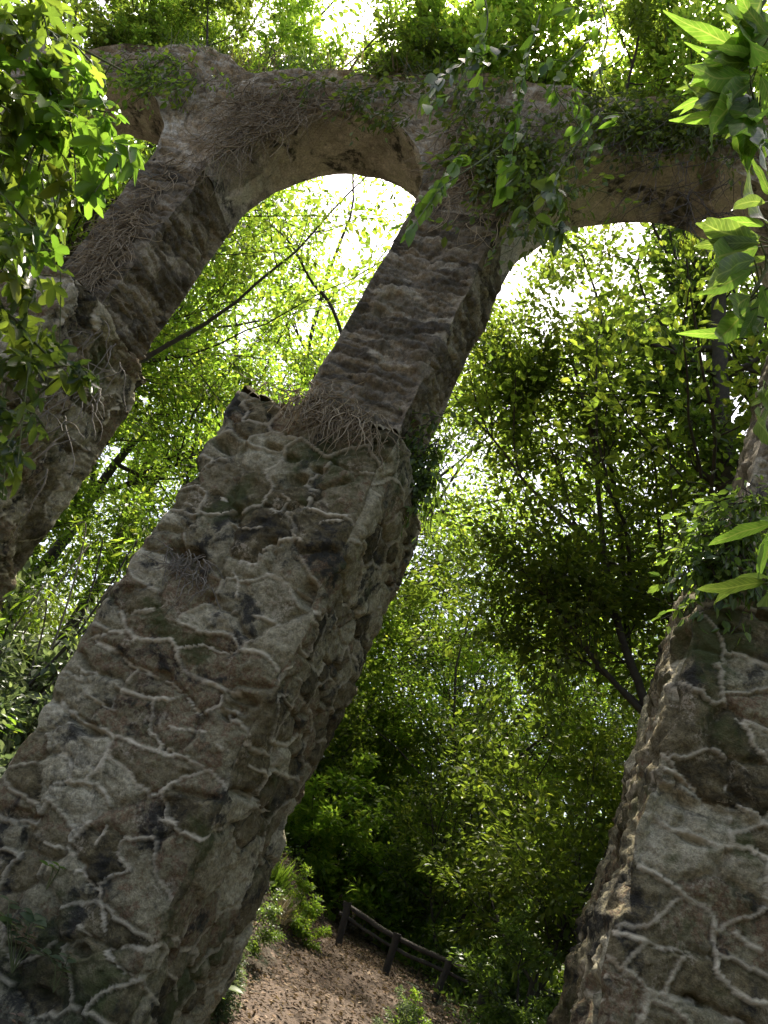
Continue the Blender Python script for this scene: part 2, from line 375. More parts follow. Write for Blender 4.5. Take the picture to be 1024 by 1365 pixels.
RIB_RIGHT = [
  [(929,933),(947,941),(958,939)],
  [(955,949),(973,960),(988,968),(999,976),(998,990),(1005,1005),(1017,1004)],
  [(876,1017),(894,1026),(912,1034),(926,1049),(944,1064),(961,1075)],
  [(976,1064),(994,1078),(1017,1090)],
  [(835,1080),(859,1089),(882,1096),(900,1108),(923,1116),(947,1124),(976,1134),(999,1141),(1023,1149)],
  [(970,1081),(973,1105),(972,1122)],
  [(865,1005),(882,1002),(900,1017)],
  [(970,1014),(969,1034),(964,1064)],
  [(835,1140),(856,1157),(876,1166),(900,1181),(923,1196)],
  [(1014,1152),(1013,1169),(1017,1184)],
  [(947,888),(976,885),(1005,882),(1023,879)],
  [(891,1174),(912,1188),(929,1200),(947,1209),(958,1222),(958,1241),(958,1262),(958,1294),(967,1314),(988,1329),(1005,1335),(1023,1333)],
  [(976,1234),(996,1227),(1014,1221),(1021,1203),(1014,1171)],
  [(982,1244),(999,1259),(1020,1273)],
  [(791,1232),(812,1238),(832,1246),(850,1256),(876,1266),(900,1269),(923,1273),(947,1281)],
  [(783,1249),(797,1262),(818,1278),(827,1291),(838,1295),(856,1309),(868,1326),(888,1332),(912,1341),(935,1347),(958,1353),(988,1361)],
  [(803,1309),(822,1292)],
  [(764,1342),(783,1342),(806,1338),(824,1344),(841,1353),(859,1364)],
  [(868,1329),(865,1347),(862,1365)],
  [(888,1329),(900,1303),(909,1279)]]
def lay_ribs(L, xe, seed):
    """points of every rib on the front face (y = -.6) or, past the corner, on the side face (x = xe)"""
    rng = np.random.default_rng(seed); A = []; B = []; W = []
    for pl in L:
        q = []
        for (px, py) in pl:
            p = aty(px, py, -.62)
            if p[0] > xe:
                d = ray(px, py); p = CAM+d*(xe+.02-CAM[0])/d[0]
            q.append(p)
        q = smooth_path(q, max(6, 5*len(q))) if len(q) > 2 else np.linspace(q[0], q[1], 6)
        q = q+np.stack([fbm(q*8+k*7, 3, seed+k) for k in range(3)], 1)*.016
        w = rng.uniform(.010, .018)*(1+.35*vnoise(q*6, seed+9)); w *= np.clip(np.minimum(np.arange(len(q)), np.arange(len(q))[::-1])/2.5+.45, 0, 1)
        A.append(q[:-1]); B.append(q[1:]); W.append((w[1:]+w[:-1])/2)
    return np.concatenate(A), np.concatenate(B), np.concatenate(W)
def rib_field(P, ribs):
    A, B, W = ribs; AB = B-A; L2 = (AB**2).sum(1)+1e-9; best = np.full(len(P), 9.0)
    for k in range(0, len(P), 4000):
        D = P[k:k+4000, None, :]-A[None]; t = np.clip((D*AB[None]).sum(2)/L2, 0, 1); D -= t[:, :, None]*AB[None]
        best[k:k+4000] = (np.sqrt((D**2).sum(2))/W[None]).min(1)
    return best                                                        # distance in rib half widths
import heapq
def dijkstra(nu, nv, P, src, cost, maxd=9.0):
    """nearest source over a vertex grid: distance and index of the source"""
    n = nu*nv; dist = [1e9]*n; lab = [-1]*n; hp = []
    X = (P*np.array([1, 1, 1.35])); du = float(np.linalg.norm(X[nv]-X[0])); dv = float(np.linalg.norm(X[1]-X[0])); dd = math.hypot(du, dv)
    nb = ((nv, du, 1, 0), (-nv, du, -1, 0), (1, dv, 0, 1), (-1, dv, 0, -1), (nv+1, dd, 1, 1), (nv-1, dd, 1, -1), (1-nv, dd, -1, 1), (-nv-1, dd, -1, -1))
    for q, (k, l) in enumerate(src): dist[k] = 0.0; lab[k] = l; hp.append((0.0, k))
    heapq.heapify(hp); c = cost.tolist()
    while hp:
        d, k = heapq.heappop(hp)
        if d > dist[k] or d > maxd: continue
        a, b = divmod(k, nv)
        for o, w, ai, bi in nb:
            if 0 <= a+ai < nu and 0 <= b+bi < nv:
                j = k+o; nd = d+w*c[j]
                if nd < dist[j]: dist[j] = nd; lab[j] = lab[k]; heapq.heappush(hp, (nd, j))
    return np.array(dist), np.array(lab)
def masonry(P, Nn, nu, nv, seed, ribs, dents=(), size=.40):
    """stones grown between the traced ribs: every stone its own height, tilt and tone; ribs where the mortar still stands proud"""
    rng = np.random.default_rng(seed); n = len(P)
    wv = np.stack([fbm(P*6+5, 3, seed+11), fbm(P*6+31, 3, seed+12), fbm(P*6+57, 3, seed+13)], 1)
    rd = rib_field(P+.006*wv, ribs)
    cost = 1+.9*np.clip(fbm(P*5.5, 3, seed+14), -.9, 1.5)+45*(rd < 1.7)
    cost = np.maximum(cost, .25)
    sd = []
    for k in rng.permutation(n):                                       # dart throwing
        q = P[k]*np.array([1, 1, 1.35]); sz = size*(.45+1.1*_hash(np.array([int(q[0]*2.2)]), np.array([int(q[1]*2.2)]), np.array([int(q[2]*2.2)]), seed)[0])
        if rd[k] > 3 and all(abs(q[2]-t[2]) > sz or np.linalg.norm(q-t) > sz for t in (x[1] for x in sd)): sd.append((k, q))
        if len(sd) > 260: break
    d0, lab = dijkstra(nu, nv, P, [(k, j) for j, (k, q) in enumerate(sd)], cost)
    L2 = lab.reshape(nu, nv); br = np.zeros((nu, nv), int)-1
    ph = lambda a, b: (np.minimum(a, b)*131+np.maximum(a, b)*7919) % 997
    m = L2[1:] != L2[:-1]; br[1:][m] = ph(L2[1:], L2[:-1])[m]; br[:-1][m] = ph(L2[1:], L2[:-1])[m]
    m = L2[:, 1:] != L2[:, :-1]; br[:, 1:][m] = ph(L2[:, 1:], L2[:, :-1])[m]; br[:, :-1][m] = ph(L2[:, 1:], L2[:, :-1])[m]
    bf = br.ravel(); idx = np.nonzero(bf >= 0)[0]
    e, bl = dijkstra(nu, nv, P, [(int(k), int(bf[k])) for k in idx], np.ones(n), .5); e = np.minimum(e, .4); bl = np.maximum(bl, 0)
    hb = np.modf(bl*.61803)[0]
    rib2 = (hb < .55)*(.45+.55*sstep(-.3, .2, fbm(P*3, 2, seed+33)))
    w2 = .010*(.7+.7*np.modf(bl*.317)[0])*(1+.4*vnoise(P*23, seed+3))
    r2 = np.clip(1-(e/w2)**2, 0, 1)*rib2
    r1 = np.clip(1-(rd*(1.2+.4*vnoise(P*29, seed+8))/1.15)**2, 0, 1)
    pr = rng.random((len(sd), 4)); pc = np.array([P[k] for k, q in sd]); o = P-pc[lab]
    tl_ = (o[:, 0]+o[:, 1])*(pr[lab, 1]-.5)*.22+o[:, 2]*(pr[lab, 2]-.5)*.26
    ht = .020*sstep(0, .07, e)+.024*(pr[lab, 0]-.5)*sstep(0, .05, e)+.45*tl_*sstep(.0, .06, e)
    gap = (1-np.minimum(1, rib2*1.6))*np.clip(1-e/.022, 0, 1)
    ht = ht-.028*gap*(hb > .3)
    g1, g2_, ga, gb = voronoi((P+wv*.02)/np.array([.11, .11, .075]), seed+200)
    ht = ht+.05*fbm(P*1.5, 3, seed+21)+.016*(np.modf(ga*41.3)[0]-.5)*sstep(0, .2, g2_-g1)-.012*g1+.012*fbm(P*15, 4, seed+22)+.006*fbm(P*45, 2, seed+23)
    dk = np.zeros(n)
    for (c, r, d) in dents:
        q = np.sqrt((((P-np.array(c))/np.array(r))**2).sum(1))+.35*vnoise(P*9, seed+41); ht = ht-d*sstep(1.1, .45, q)
    base = .05*fbm(P*1.5, 3, seed+21)
    rr = np.maximum(r1, r2*.8); ht = np.where(rr > 0, ht*(1-.6*rr)+.6*rr*np.maximum(ht, base+.006)+.024*rr**.7, ht)
    mk = np.maximum(sstep(0, .35, r1)*(.75+.25*sstep(-.5, .3, fbm(P*5, 3, seed+51))), sstep(.05, .5, r2)*.5)
    return P+Nn*ht[:, None], (mk, pr[lab, 3])
# --- lower piers: rounded boxes
def pier(x0, x1, zt, seed, res, dents=(), label=None, y0=-.60, y1=1.26, zb=-.9, presence=.6, ribs=None):
    mb = MB(); r = .07; cx, cy = (x0+x1)/2, (y0+y1)/2
    def face(A, B, C, n, rs):
        A, B, C = map(np.array, (A, B, C)); nu = max(2, int(np.linalg.norm(B-A)/rs)); nv = max(2, int(np.linalg.norm(C-A)/rs))
        u, v = np.meshgrid(np.linspace(0, 1, nu), np.linspace(0, 1, nv), indexing='ij'); u = u.ravel()[:, None]; v = v.ravel()[:, None]
        P = A+(B-A)*u+(C-A)*v
        lo = np.array([x0+r, y0+r, zb-9]); hi = np.array([x1-r, y1-r, zt-r]); inner = np.clip(P, lo, hi)
        d = P-inner; ln = np.linalg.norm(d, axis=1)[:, None]; Nn = d/np.maximum(ln, 1e-6)
        P = inner+Nn*r
        bat = (zt-P[:, 2:3])*.008                                       # slight batter
        P = P + np.sign(P-np.array([cx, cy, 0]))*np.array([1, 1, 0])*bat*np.abs(Nn)
        chip = .14*np.clip(fbm(P*2.7, 4, seed+77)-.05, 0, 1)*sstep(.20, .0, np.minimum.reduce([np.abs(P[:, 0]-x0), np.abs(P[:, 0]-x1)]))*sstep(.3, .0, np.minimum(np.abs(P[:, 1]-y0), np.abs(P[:, 1]-y1)))
        if ribs is not None and rs < .02: P2, at_ = masonry(P, Nn, nu, nv, seed, ribs, dents)
        else: P2, at_ = patch(P, Nn, rs, seed, 1.0, .03, .018, dents=dents, presence=presence, rw=.032, cell=(.46, .46, .28), warp=.16, fine=.018, lowamp=.06, ribs=None)
        ed = sstep(.0, .09, np.minimum(u, 1-u)*np.linalg.norm(B-A)); P2 = P+(P2-P)*ed
        P2 = P2-Nn*chip[:, None]+.028*np.stack([fbm(P*2.6+3, 4, 81), fbm(P*2.6+23, 4, 82), fbm(P*2.6+43, 4, 83)], 1)
        mb.add(P2-OFF, gridF(nu, nv), 0, at_)
    face((x0, y0, zb), (x1, y0, zb), (x0, y0, zt), 0, res)
    face((x1, y0, zb), (x1, y1, zb), (x1, y0, zt), 0, res)
    face((x1, y1, zb), (x0, y1, zb), (x1, y1, zt), 0, .05)
    face((x0, y1, zb), (x0, y0, zb), (x0, y1, zt), 0, .03)
    face((x0, y0, zt), (x1, y0, zt), (x0, y1, zt), 0, .025)
    o = mb.build('pier', STONE, aq, attrs=('mortar', 'cell'))
    if label: o['label'] = label
    return o
def fr(px, py): q = aty(px, py, -.6); return q
mid_d = [(fr(250, 745), (.22, .3, .10), .20), (fr(395, 640), (.09, .2, .08), .13), (fr(410, 790), (.12, .3, .12), .12), (fr(300, 590), (.18, .3, .10), .10),
         (fr(470, 545), (.12, .3, .08), .10), (fr(120, 975), (.22, .3, .07), .08), (fr(230, 1080), (.14, .3, .10), .05)]
_r = np.random.default_rng(4)
mid_d += [(np.array([_r.uniform(-3.65, -2.2), -.6, _r.uniform(0, 4.6)]), (_r.uniform(.05, .11), .3, _r.uniform(.035, .06)), _r.uniform(.05, .11)) for _ in range(16)]
mid_d += [(np.array([-2.08, _r.uniform(-.4, 1.1), _r.uniform(0, 4.6)]), (.3, _r.uniform(.06, .12), _r.uniform(.04, .08)), _r.uniform(.06, .12)) for _ in range(12)]
right_d = [(fr(905, 850), (.13, .3, .16), .12), (fr(890, 1060), (.12, .3, .08), .07), (fr(960, 1090), (.3, .3, .08), .05), (fr(790, 1320), (.10, .3, .06), .06)]
pier(-3.74, -2.08, ZLOW, 3, .015, mid_d, presence=.28, ribs=lay_ribs(RIB_MID, -2.08, 5), label='middle stepped pier with a web of raised pale mortar ribs and a ragged ledge')
right_d += [(np.array([_r.uniform(.7, 1.9), -.6, _r.uniform(0, 4.4)]), (_r.uniform(.05, .12), .3, _r.uniform(.03, .05)), _r.uniform(.05, .10)) for _ in range(12)]
pier(-3.74+PER+.16, -2.14+PER, ZLOW-.25, 8, .015, right_d, presence=.3, ribs=lay_ribs(RIB_RIGHT, 9, 6), label='right-hand pier with large brownish stones and broad pale mortar ribs')
pier(-3.74-PER, -2.14-PER+.06, ZLOW+.85, 15, .022, (), label='left pier of dark rough stone')
pier(-3.74-2*PER, -2.14-2*PER, ZLOW, 19, .05)

# --- upper arcade: shafts, spandrels
shafts = [(X2-2*PER-.1, X3-2*PER), (-7.20, X1), (X2, X3), (X4, X4+1.06), (X4+PER, X4+PER+1.06)]
def topz(x): return ZTOP + .05 + .26*fbm(np.stack([x*.9, x*0, x*0], 1), 5, 61)
def jig(P):                                                            # the same vector field for all patches, so that edges meet
    return P + .022*np.stack([fbm(P*3.3+3, 4, 81), fbm(P*3.3+23, 4, 82), fbm(P*3.3+43, 4, 83)], 1)
def arcz(x, a, b):
    c, h = (a+b)/2, (b-a)/2; return ZS+RISE*np.sqrt(np.clip(1-((x-c)/h)**2, 0, 1))
def sheet(mb, X, Z, Y, Nn, nu, nv, seed, edge, flip=False, kw={}, kb=.03):
    P = np.stack([X, Y, Z], 1); P0 = jig(P); D, at_ = patch(P, Nn, 0, seed, .5, kw.pop('bump', .03) if False else kb, .012, lowamp=.05, **kw)
    P = P0+(D-P)*edge[:, None]; mb.add(P-OFF, gridF(nu, nv, flip), 0, at_)
def ef(u, nu_w, v, nv_w): return (np.clip(np.minimum(u, 1-u)/nu_w, 0, 1)*np.clip(np.minimum(v, 1-v)/nv_w, 0, 1))
wallkw = dict(cell=(.24, .3, .15), warp=.07, presence=.2, rw=.03, fine=.022)
coursekw = dict(cell=(.42, .42, .10), warp=.03, presence=0, rw=.022, fine=.02)
mb = MB()
for s in range(4):                                                     # spandrel above each arch (half shaft to half shaft)
    a, b = shafts[s][1], shafts[s+1][0]
    for (ya, nrm, rs, flip) in ((0, (0, -1, 0), .025, False), (TH, (0, 1, 0), .08, True)):
        nu, nv = int((b-a)/rs), max(4, int(1.9/rs))
        th = np.linspace(PI, 0, nu); xs = (a+b)/2+(b-a)/2*np.cos(th); zl = ZS+RISE*np.sin(th); zt = topz(xs)
        v = np.linspace(0, 1, nv)[None, :]; Zz = zl[:, None]*(1-v)+zt[:, None]*v; Xx = np.repeat(xs, nv); Vv = np.broadcast_to(v, Zz.shape).ravel()
        u = np.repeat(np.linspace(0, 1, nu), nv)
        sheet(mb, Xx, Zz.ravel(), np.full(nu*nv, float(ya)), np.array([nrm], float), nu, nv, 41, ef(u*0+.5, .1, Vv, .06), flip, wallkw)
    a, b = shafts[s]                                                   # wall over the shaft, down to the springing
    for (ya, nrm, rs, flip) in ((0, (0, -1, 0), .025, False), (TH, (0, 1, 0), .08, True)):
        nu, nv = max(4, int((b-a)/rs)), int(2.2/rs)
        xs = np.linspace(a, b, nu); v = np.linspace(0, 1, nv)[None, :]; Zz = ZS*(1-v)+topz(xs)[:, None]*v
        sheet(mb, np.repeat(xs, nv), Zz.ravel(), np.full(nu*nv, float(ya)), np.array([nrm], float), nu, nv, 41, ef(np.full(nu*nv, .5), .1, np.broadcast_to(v, Zz.shape).ravel(), .03), flip, wallkw)
xs = np.arange(shafts[0][0], shafts[4][0], .06); ysv = np.linspace(0, TH, 14)
Xx, Yy = np.meshgrid(xs, ysv, indexing='ij'); Xx = Xx.ravel(); Yy = Yy.ravel(); Zz = topz(Xx); P = jig(np.stack([Xx, Yy, Zz], 1))
inn = np.sin(np.clip(Yy/TH, 0, 1)*PI)[:, None]; P = P+np.array([0, 0, 1])*inn*(.06+.05*fbm(P*4, 3, 6)[:, None])
mb.add(P-OFF, gridF(len(xs), 14), 0, (Xx*0, vnoise(P*4, 4)*.5+.5))
wl = mb.build('channel_wall', WALLM, aq, attrs=('mortar', 'cell'))
wl['label'] = 'rough brown upper wall of the aqueduct matted with dead creepers'
for k, (a, b) in enumerate(shafts[:4]):                                # shafts between ledge and springing
    mb = MB()
    kw = coursekw
    z0 = ZLOW-.3
    for (A, B, n, rs) in (((a, 0), (b, 0), (0, -1, 0), .02), ((b, 0), (b, TH), (1, 0, 0), .022), ((b, TH), (a, TH), (0, 1, 0), .08), ((a, TH), (a, 0), (-1, 0, 0), .05)):
        Lh = math.hypot(B[0]-A[0], B[1]-A[1]); nu, nv = max(3, int(Lh/rs)), int((ZS-z0)/rs)
        u, v = np.meshgrid(np.linspace(0, 1, nu), np.linspace(0, 1, nv), indexing='ij'); u = u.ravel(); v = v.ravel()
        sheet(mb, A[0]+(B[0]-A[0])*u, z0+(ZS-z0)*v, A[1]+(B[1]-A[1])*u, np.array([n], float), nu, nv, 51+k, ef(u, .05, v, .04), False, kw, .032)
    mb.build('shaft', COURSE, aq, attrs=('mortar', 'cell'))
for s in range(4):                                                     # soffits
    a, b = shafts[s][1], shafts[s+1][0]; mb = MB()
    nu, nv = 150, 40
    th, v = np.meshgrid(np.linspace(0, PI, nu), np.linspace(0, 1, nv), indexing='ij'); th = th.ravel(); v = v.ravel()
    Xx = (a+b)/2+(b-a)/2*np.cos(th); Zz = ZS+RISE*np.sin(th); Yy = v*TH
    Nn = np.stack([-np.cos(th), 0*th, -np.sin(th)], 1); P = np.stack([Xx, Yy, Zz], 1); P0 = jig(P)
    D, at_ = patch(P, Nn, 0, 71, .0, .012, 0, cell=(.5, .5, .5), lowamp=.02, presence=0, rw=.02, fine=.012)
    P = P0+(D-P)*ef(v*0+.5, 1e-3, v, .08)[:, None]; mb.add(P-OFF, gridF(nu, nv), 0, at_)
    mb.build('arch_soffit', SOFF, aq, attrs=('mortar', 'cell'))

# ------------------------------------------------------------------ foliage kit
T_SIMPLE = (np.array([(0, 0, 0), (-.25, .32, .07), (-.19, .70, .05), (0, 1, -.06), (.19, .70, .05), (.25, .32, .07)]), np.array([(0, 3, 2, 1), (0, 5, 4, 3)]))
def _lance(wd, n=7, fold=.10, droop=.25, wav=0.0):
    V = []; F = []
    for i in range(n):
        t = i/(n-1); h = wd*math.sin(PI*min(1, t**.75))**.8 if 0 < t < 1 else .004
        zz = -droop*t*t; wv = wav*math.sin(t*17)
        V += [(-h, t, zz+h*fold*2+wv), (0, t, zz), (h, t, zz+h*fold*2-wv)]
    for i in range(n-1):
        k = 3*i; F += [(k, k+1, k+4, k+3), (k+1, k+2, k+5, k+4)]
    return np.array(V), np.array(F)
T_LANCE = _lance(.13, 8, .12, .22, .008)
T_OVATE = _lance(.24, 6, .12, .15)
def _lobed():
    ang = []; rr = []
    lobes = [(-2.2, .45), (-1.15, .8), (0, 1.0), (1.15, .8), (2.2, .45)]
    pts = [(0, 0)]
    out = []
    for i, (a, r) in enumerate(lobes):
        a0 = a-.42; a1 = a+.42
        out += [(a0, r*.55), (a-.2, r*.86), (a, r), (a+.2, r*.86), (a1, r*.55)]
        if i < 4: out.append(((a+lobes[i+1][0])/2, .34))
    V = [(0, .28, 0)]
    for a, r in out: V.append((.62*r*math.sin(a), .28+.72*r*math.cos(a), .10*abs(math.sin(2.5*a))-.18*r*r))
    F = [(0, i+1, i, i) for i in range(1, len(V)-1)]
    F = [(0, i+1, i) for i in range(1, len(V)-1)]
    return np.array(V), np.array(F)
T_LOBED = _lobed()
T_BLADE = (np.array([(-.02, 0, 0), (.02, 0, 0), (.017, .4, .05), (-.017, .4, .05), (.010, .75, .0), (-.010, .75, 0), (0, 1, -.12)]), np.array([(0, 1, 2, 3), (3, 2, 4, 5), (5, 4, 6, 6)]))
T_BLADE = (T_BLADE[0], np.array([(0, 1, 2), (0, 2, 3), (3, 2, 4), (3, 4, 5), (5, 4, 6)]))

def leaves(mb, pos, direc, size, tmpl=T_SIMPLE, rng=RNG, up=(0, 0, 1), tilt=.5, mi=0):
    """leaf blades at pos growing along direc (n,3), faces turned mostly up"""
    pos = np.asarray(pos, float); n = len(pos)
    if n == 0: return
    y = np.asarray(direc, float); y = y/(np.linalg.norm(y, axis=1)[:, None]+1e-9)
    nz = np.array(up)[None]+rng.normal(0, tilt, (n, 3)); x = np.cross(y, nz); x /= np.linalg.norm(x, axis=1)[:, None]+1e-9
    z = np.cross(x, y); s = np.broadcast_to(np.asarray(size, float), (n,))[:, None, None]
    T, F = tmpl
    wv = (1+rng.normal(0, .15, (n, 1, 1)))
    V = pos[:, None, :]+s*(T[None, :, 0:1]*x[:, None, :]*wv+T[None, :, 1:2]*y[:, None, :]+T[None, :, 2:3]*z[:, None, :])
    k = len(T); FF = (F[None]+(np.arange(n)*k)[:, None, None]).reshape(-1, F.shape[1])
    mb.add(V.reshape(-1, 3), FF, mi)
def rot_about(v, ax, a):
    ax = ax/(np.linalg.norm(ax)+1e-9); return v*math.cos(a)+np.cross(ax, v)*math.sin(a)+ax*np.dot(ax, v)*(1-math.cos(a))
def grow(rng, wood, tips, p, d, ln, rad, lev, maxlev, up=.06, wob=.16, kids=(3, 5), spread=.9, shrink=.62, start=.3):
    n = 7; pts = [p]; dirs = [d]
    for i in range(n):
        d = d+rng.normal(0, wob, 3)+np.array([0, 0, up]); d /= np.linalg.norm(d); p = p+d*ln/n; pts.append(p); dirs.append(d)
    pts = np.array(pts); rr = np.linspace(rad, rad*.45, n+1)
    tube(wood, pts, rr, 7 if lev == 0 else 5 if lev == 1 else 4)
    if lev >= maxlev:
        for i in range(2, n+1): tips.append((pts[i], dirs[i]))
        return
    for k in range(rng.integers(*kids)+ (1 if lev == 0 else 0)):
        t = start+(1-start)*(k+rng.random())/(kids[1]); i = min(n, int(t*n)); ax = np.cross(dirs[i], rng.normal(0, 1, 3))
        grow(rng, wood, tips, pts[i], rot_about(dirs[i], ax, spread*(.6+.6*rng.random())), ln*shrink*(.75+.5*rng.random()), rr[i]*.6, lev+1, maxlev, up, wob, kids, spread, shrink, .25)
    grow(rng, wood, tips, pts[-1], dirs[-1], ln*shrink, rr[-1]*.9, lev+1, maxlev, up, wob, kids, spread, shrink, .2)
def leaf_tips(mb, rng, tips, per, size, rad, tmpl=T_SIMPLE, droop=.35, tilt=.5, keep=1.0):
    for (p, d) in tips:
        if rng.random() > keep: continue
        n = max(1, int(per*(.4+1.2*rng.random())))
        off = rng.normal(0, 1, (n, 3)); off /= np.linalg.norm(off, axis=1)[:, None]+1e-9
        off *= (rad*rng.random(n)**.6)[:, None]; off[:, 2] *= .6
        dr = off/(rad+1e-9)+d[None]*.6+np.array([0, 0, -droop])+rng.normal(0, .35, (n, 3))
        LT.append((p[None]+off, dr, size*(.6+.7*rng.random(n))))
    if not LT: return
    P = np.concatenate([a for a, _, _ in LT]); D = np.concatenate([b for _, b, _ in LT]); S = np.concatenate([c for _, _, c in LT]); LT.clear()
    leaves(mb, P, D, S, tmpl, rng, tilt=tilt)
LT = []

def make_tree(name, label, cat, loc, height, seed, leafm, leaf=.10, per=9, rad=.28, maxlev=3, trunk_r=None, lean=(0, 0), bark=None, start=.35, spread=.95, kids=(3, 5), up=.05, group=None, tmpl=T_SIMPLE, keep=1.0, shrink=.62):
    rng = np.random.default_rng(seed); root = empty(name, loc); tag(root, label, cat, group)
    wood = MB(); tips = []; d = np.array([lean[0], lean[1], 1.0]); d /= np.linalg.norm(d)
    grow(rng, wood, tips, np.array([0, 0, -.15]), d, height*.52, trunk_r or height*.016, 0, maxlev, up, .10, kids, spread, shrink, start)
    cr = MB(); leaf_tips(cr, rng, tips, per, leaf, rad, tmpl, keep=keep)
    wood.build('trunk', bark or BARK, root); cr.build('crown', leafm, root, smooth=False)
    return root
# ------------------------------------------------------------------ trees behind the aqueduct
def gp(az, dist):
    a = math.radians(az); x, y = CAM[0]+dist*math.sin(a), CAM[1]+dist*math.cos(a); return Vector((x, y, float(gh(x, y)[0])))
def azpx(px, py):
    d = ray(px, py); return math.degrees(math.atan2(d[0], d[1]))
def place(src, az, dist, sc, rz, label, sx=1.0, first=False, group='trees of the wood behind the arches', tilt=0):
    o = src if first else copy_tree(src)
    o.location = gp(az, dist); o.scale = (sc*sx, sc*sx, sc); o.rotation_euler = (0, tilt, rz); o['label'] = label; o['group'] = group
    return o
O0 = (0, 0, 0)
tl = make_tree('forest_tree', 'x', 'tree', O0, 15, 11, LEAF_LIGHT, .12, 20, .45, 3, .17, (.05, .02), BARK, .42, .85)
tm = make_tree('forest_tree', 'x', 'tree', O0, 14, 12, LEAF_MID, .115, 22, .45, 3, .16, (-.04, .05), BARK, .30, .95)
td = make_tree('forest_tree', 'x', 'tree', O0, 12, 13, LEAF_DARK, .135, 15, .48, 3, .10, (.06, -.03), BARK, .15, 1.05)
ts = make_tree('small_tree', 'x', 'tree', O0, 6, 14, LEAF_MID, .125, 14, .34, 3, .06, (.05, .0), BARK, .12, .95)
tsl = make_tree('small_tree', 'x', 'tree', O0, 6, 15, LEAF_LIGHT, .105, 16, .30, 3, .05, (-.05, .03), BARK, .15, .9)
# left opening and left edge
place(tl, -40, 20, 1.1, .3, 'tall yellow green tree framed in the left arch, nearest the opening', first=True)
place(tl, -46, 15, 1.05, 2.1, 'tall yellow green tree behind the left pier')
place(tl, -31, 22, 1.0, 4.0, 'far yellow green tree with bright sky gaps, deep inside the left arch')
place(tl, -56, 20, 1.1, 5.1, 'yellow green tree beyond the far left arch')
place(tsl, -40, 15.5, .95, 1.0, 'slender light green sapling low in the left arch opening', first=True)
place(tsl, -43, 18, 1.05, 3.3, 'leafy light green small tree beside the left pier')
place(tsl, -35, 15, 1.0, 5.0, 'small light green tree peeping past the middle pier left edge')
# over the top
place(tm, -47.5, 17, 1.2, .9, 'tall green tree whose crown rises over the far left arch', first=True)
place(tm, 11, 15, 1.25, 2.6, 'tall green tree crowning the wall at the upper right')
place(tl, 20, 13, 1.15, 3.7, 'tall light tree at the upper right corner')
place(tm, -59, 21, 1.3, 4.4, 'tall green tree at the upper left behind the far arch')
# right opening
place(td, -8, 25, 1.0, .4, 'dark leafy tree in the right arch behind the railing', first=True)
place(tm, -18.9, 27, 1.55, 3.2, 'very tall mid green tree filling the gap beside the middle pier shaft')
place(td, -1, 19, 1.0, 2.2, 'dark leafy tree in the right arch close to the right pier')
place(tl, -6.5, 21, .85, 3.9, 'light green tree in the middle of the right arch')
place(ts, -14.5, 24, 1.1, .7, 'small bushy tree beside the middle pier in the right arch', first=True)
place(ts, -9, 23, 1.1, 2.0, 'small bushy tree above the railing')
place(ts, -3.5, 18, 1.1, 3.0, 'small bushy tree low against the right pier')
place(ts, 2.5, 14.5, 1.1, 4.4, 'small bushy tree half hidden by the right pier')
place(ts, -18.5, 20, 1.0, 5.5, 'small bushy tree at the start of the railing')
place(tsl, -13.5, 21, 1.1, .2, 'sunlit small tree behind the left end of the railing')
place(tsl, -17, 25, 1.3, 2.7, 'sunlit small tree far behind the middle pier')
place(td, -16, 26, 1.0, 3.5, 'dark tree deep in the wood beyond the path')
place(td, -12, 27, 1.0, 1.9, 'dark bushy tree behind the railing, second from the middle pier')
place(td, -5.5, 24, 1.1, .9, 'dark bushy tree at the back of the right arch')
place(ts, 6, 15, 1.25, 5.9, 'dense small tree tucked against the upper edge of the right pier')
place(tm, -1, 27, 1.5, 4.9, 'tall mid green tree closing the top of the right arch')
place(tm, -15.5, 30, 1.6, 1.9, 'tall mid green tree behind the dark ones, just right of the middle pier')
place(tl, -24, 25, 1.6, 2.2, 'tall light green tree far behind, crown above the middle pier')
place(tl, 14, 14, 1.5, .8, 'very tall light green tree behind the right pier')
place(tm, 17, 13, 1.4, 1.5, 'tall mid green tree at the upper right behind the near long leaves')
place(tm, -53, 19, 1.5, 2.9, 'very tall green tree rising behind the wall at the upper left')
place(tl, -50, 20, 1.4, 3.9, 'very tall light green tree behind the far arch')
place(tl, -29, 25, 1.65, 5.9, 'very tall light green tree rising behind the middle pier')
place(ts, -15.8, 23, 1.5, 3.3, 'taller bushy tree far behind the middle pier right side')
place(tl, -36, 27, 1.35, .6, 'far light green tree low in the middle of the left arch')
place(td, 6, 22, 1.1, 5.2, 'dark tree behind the right pier')
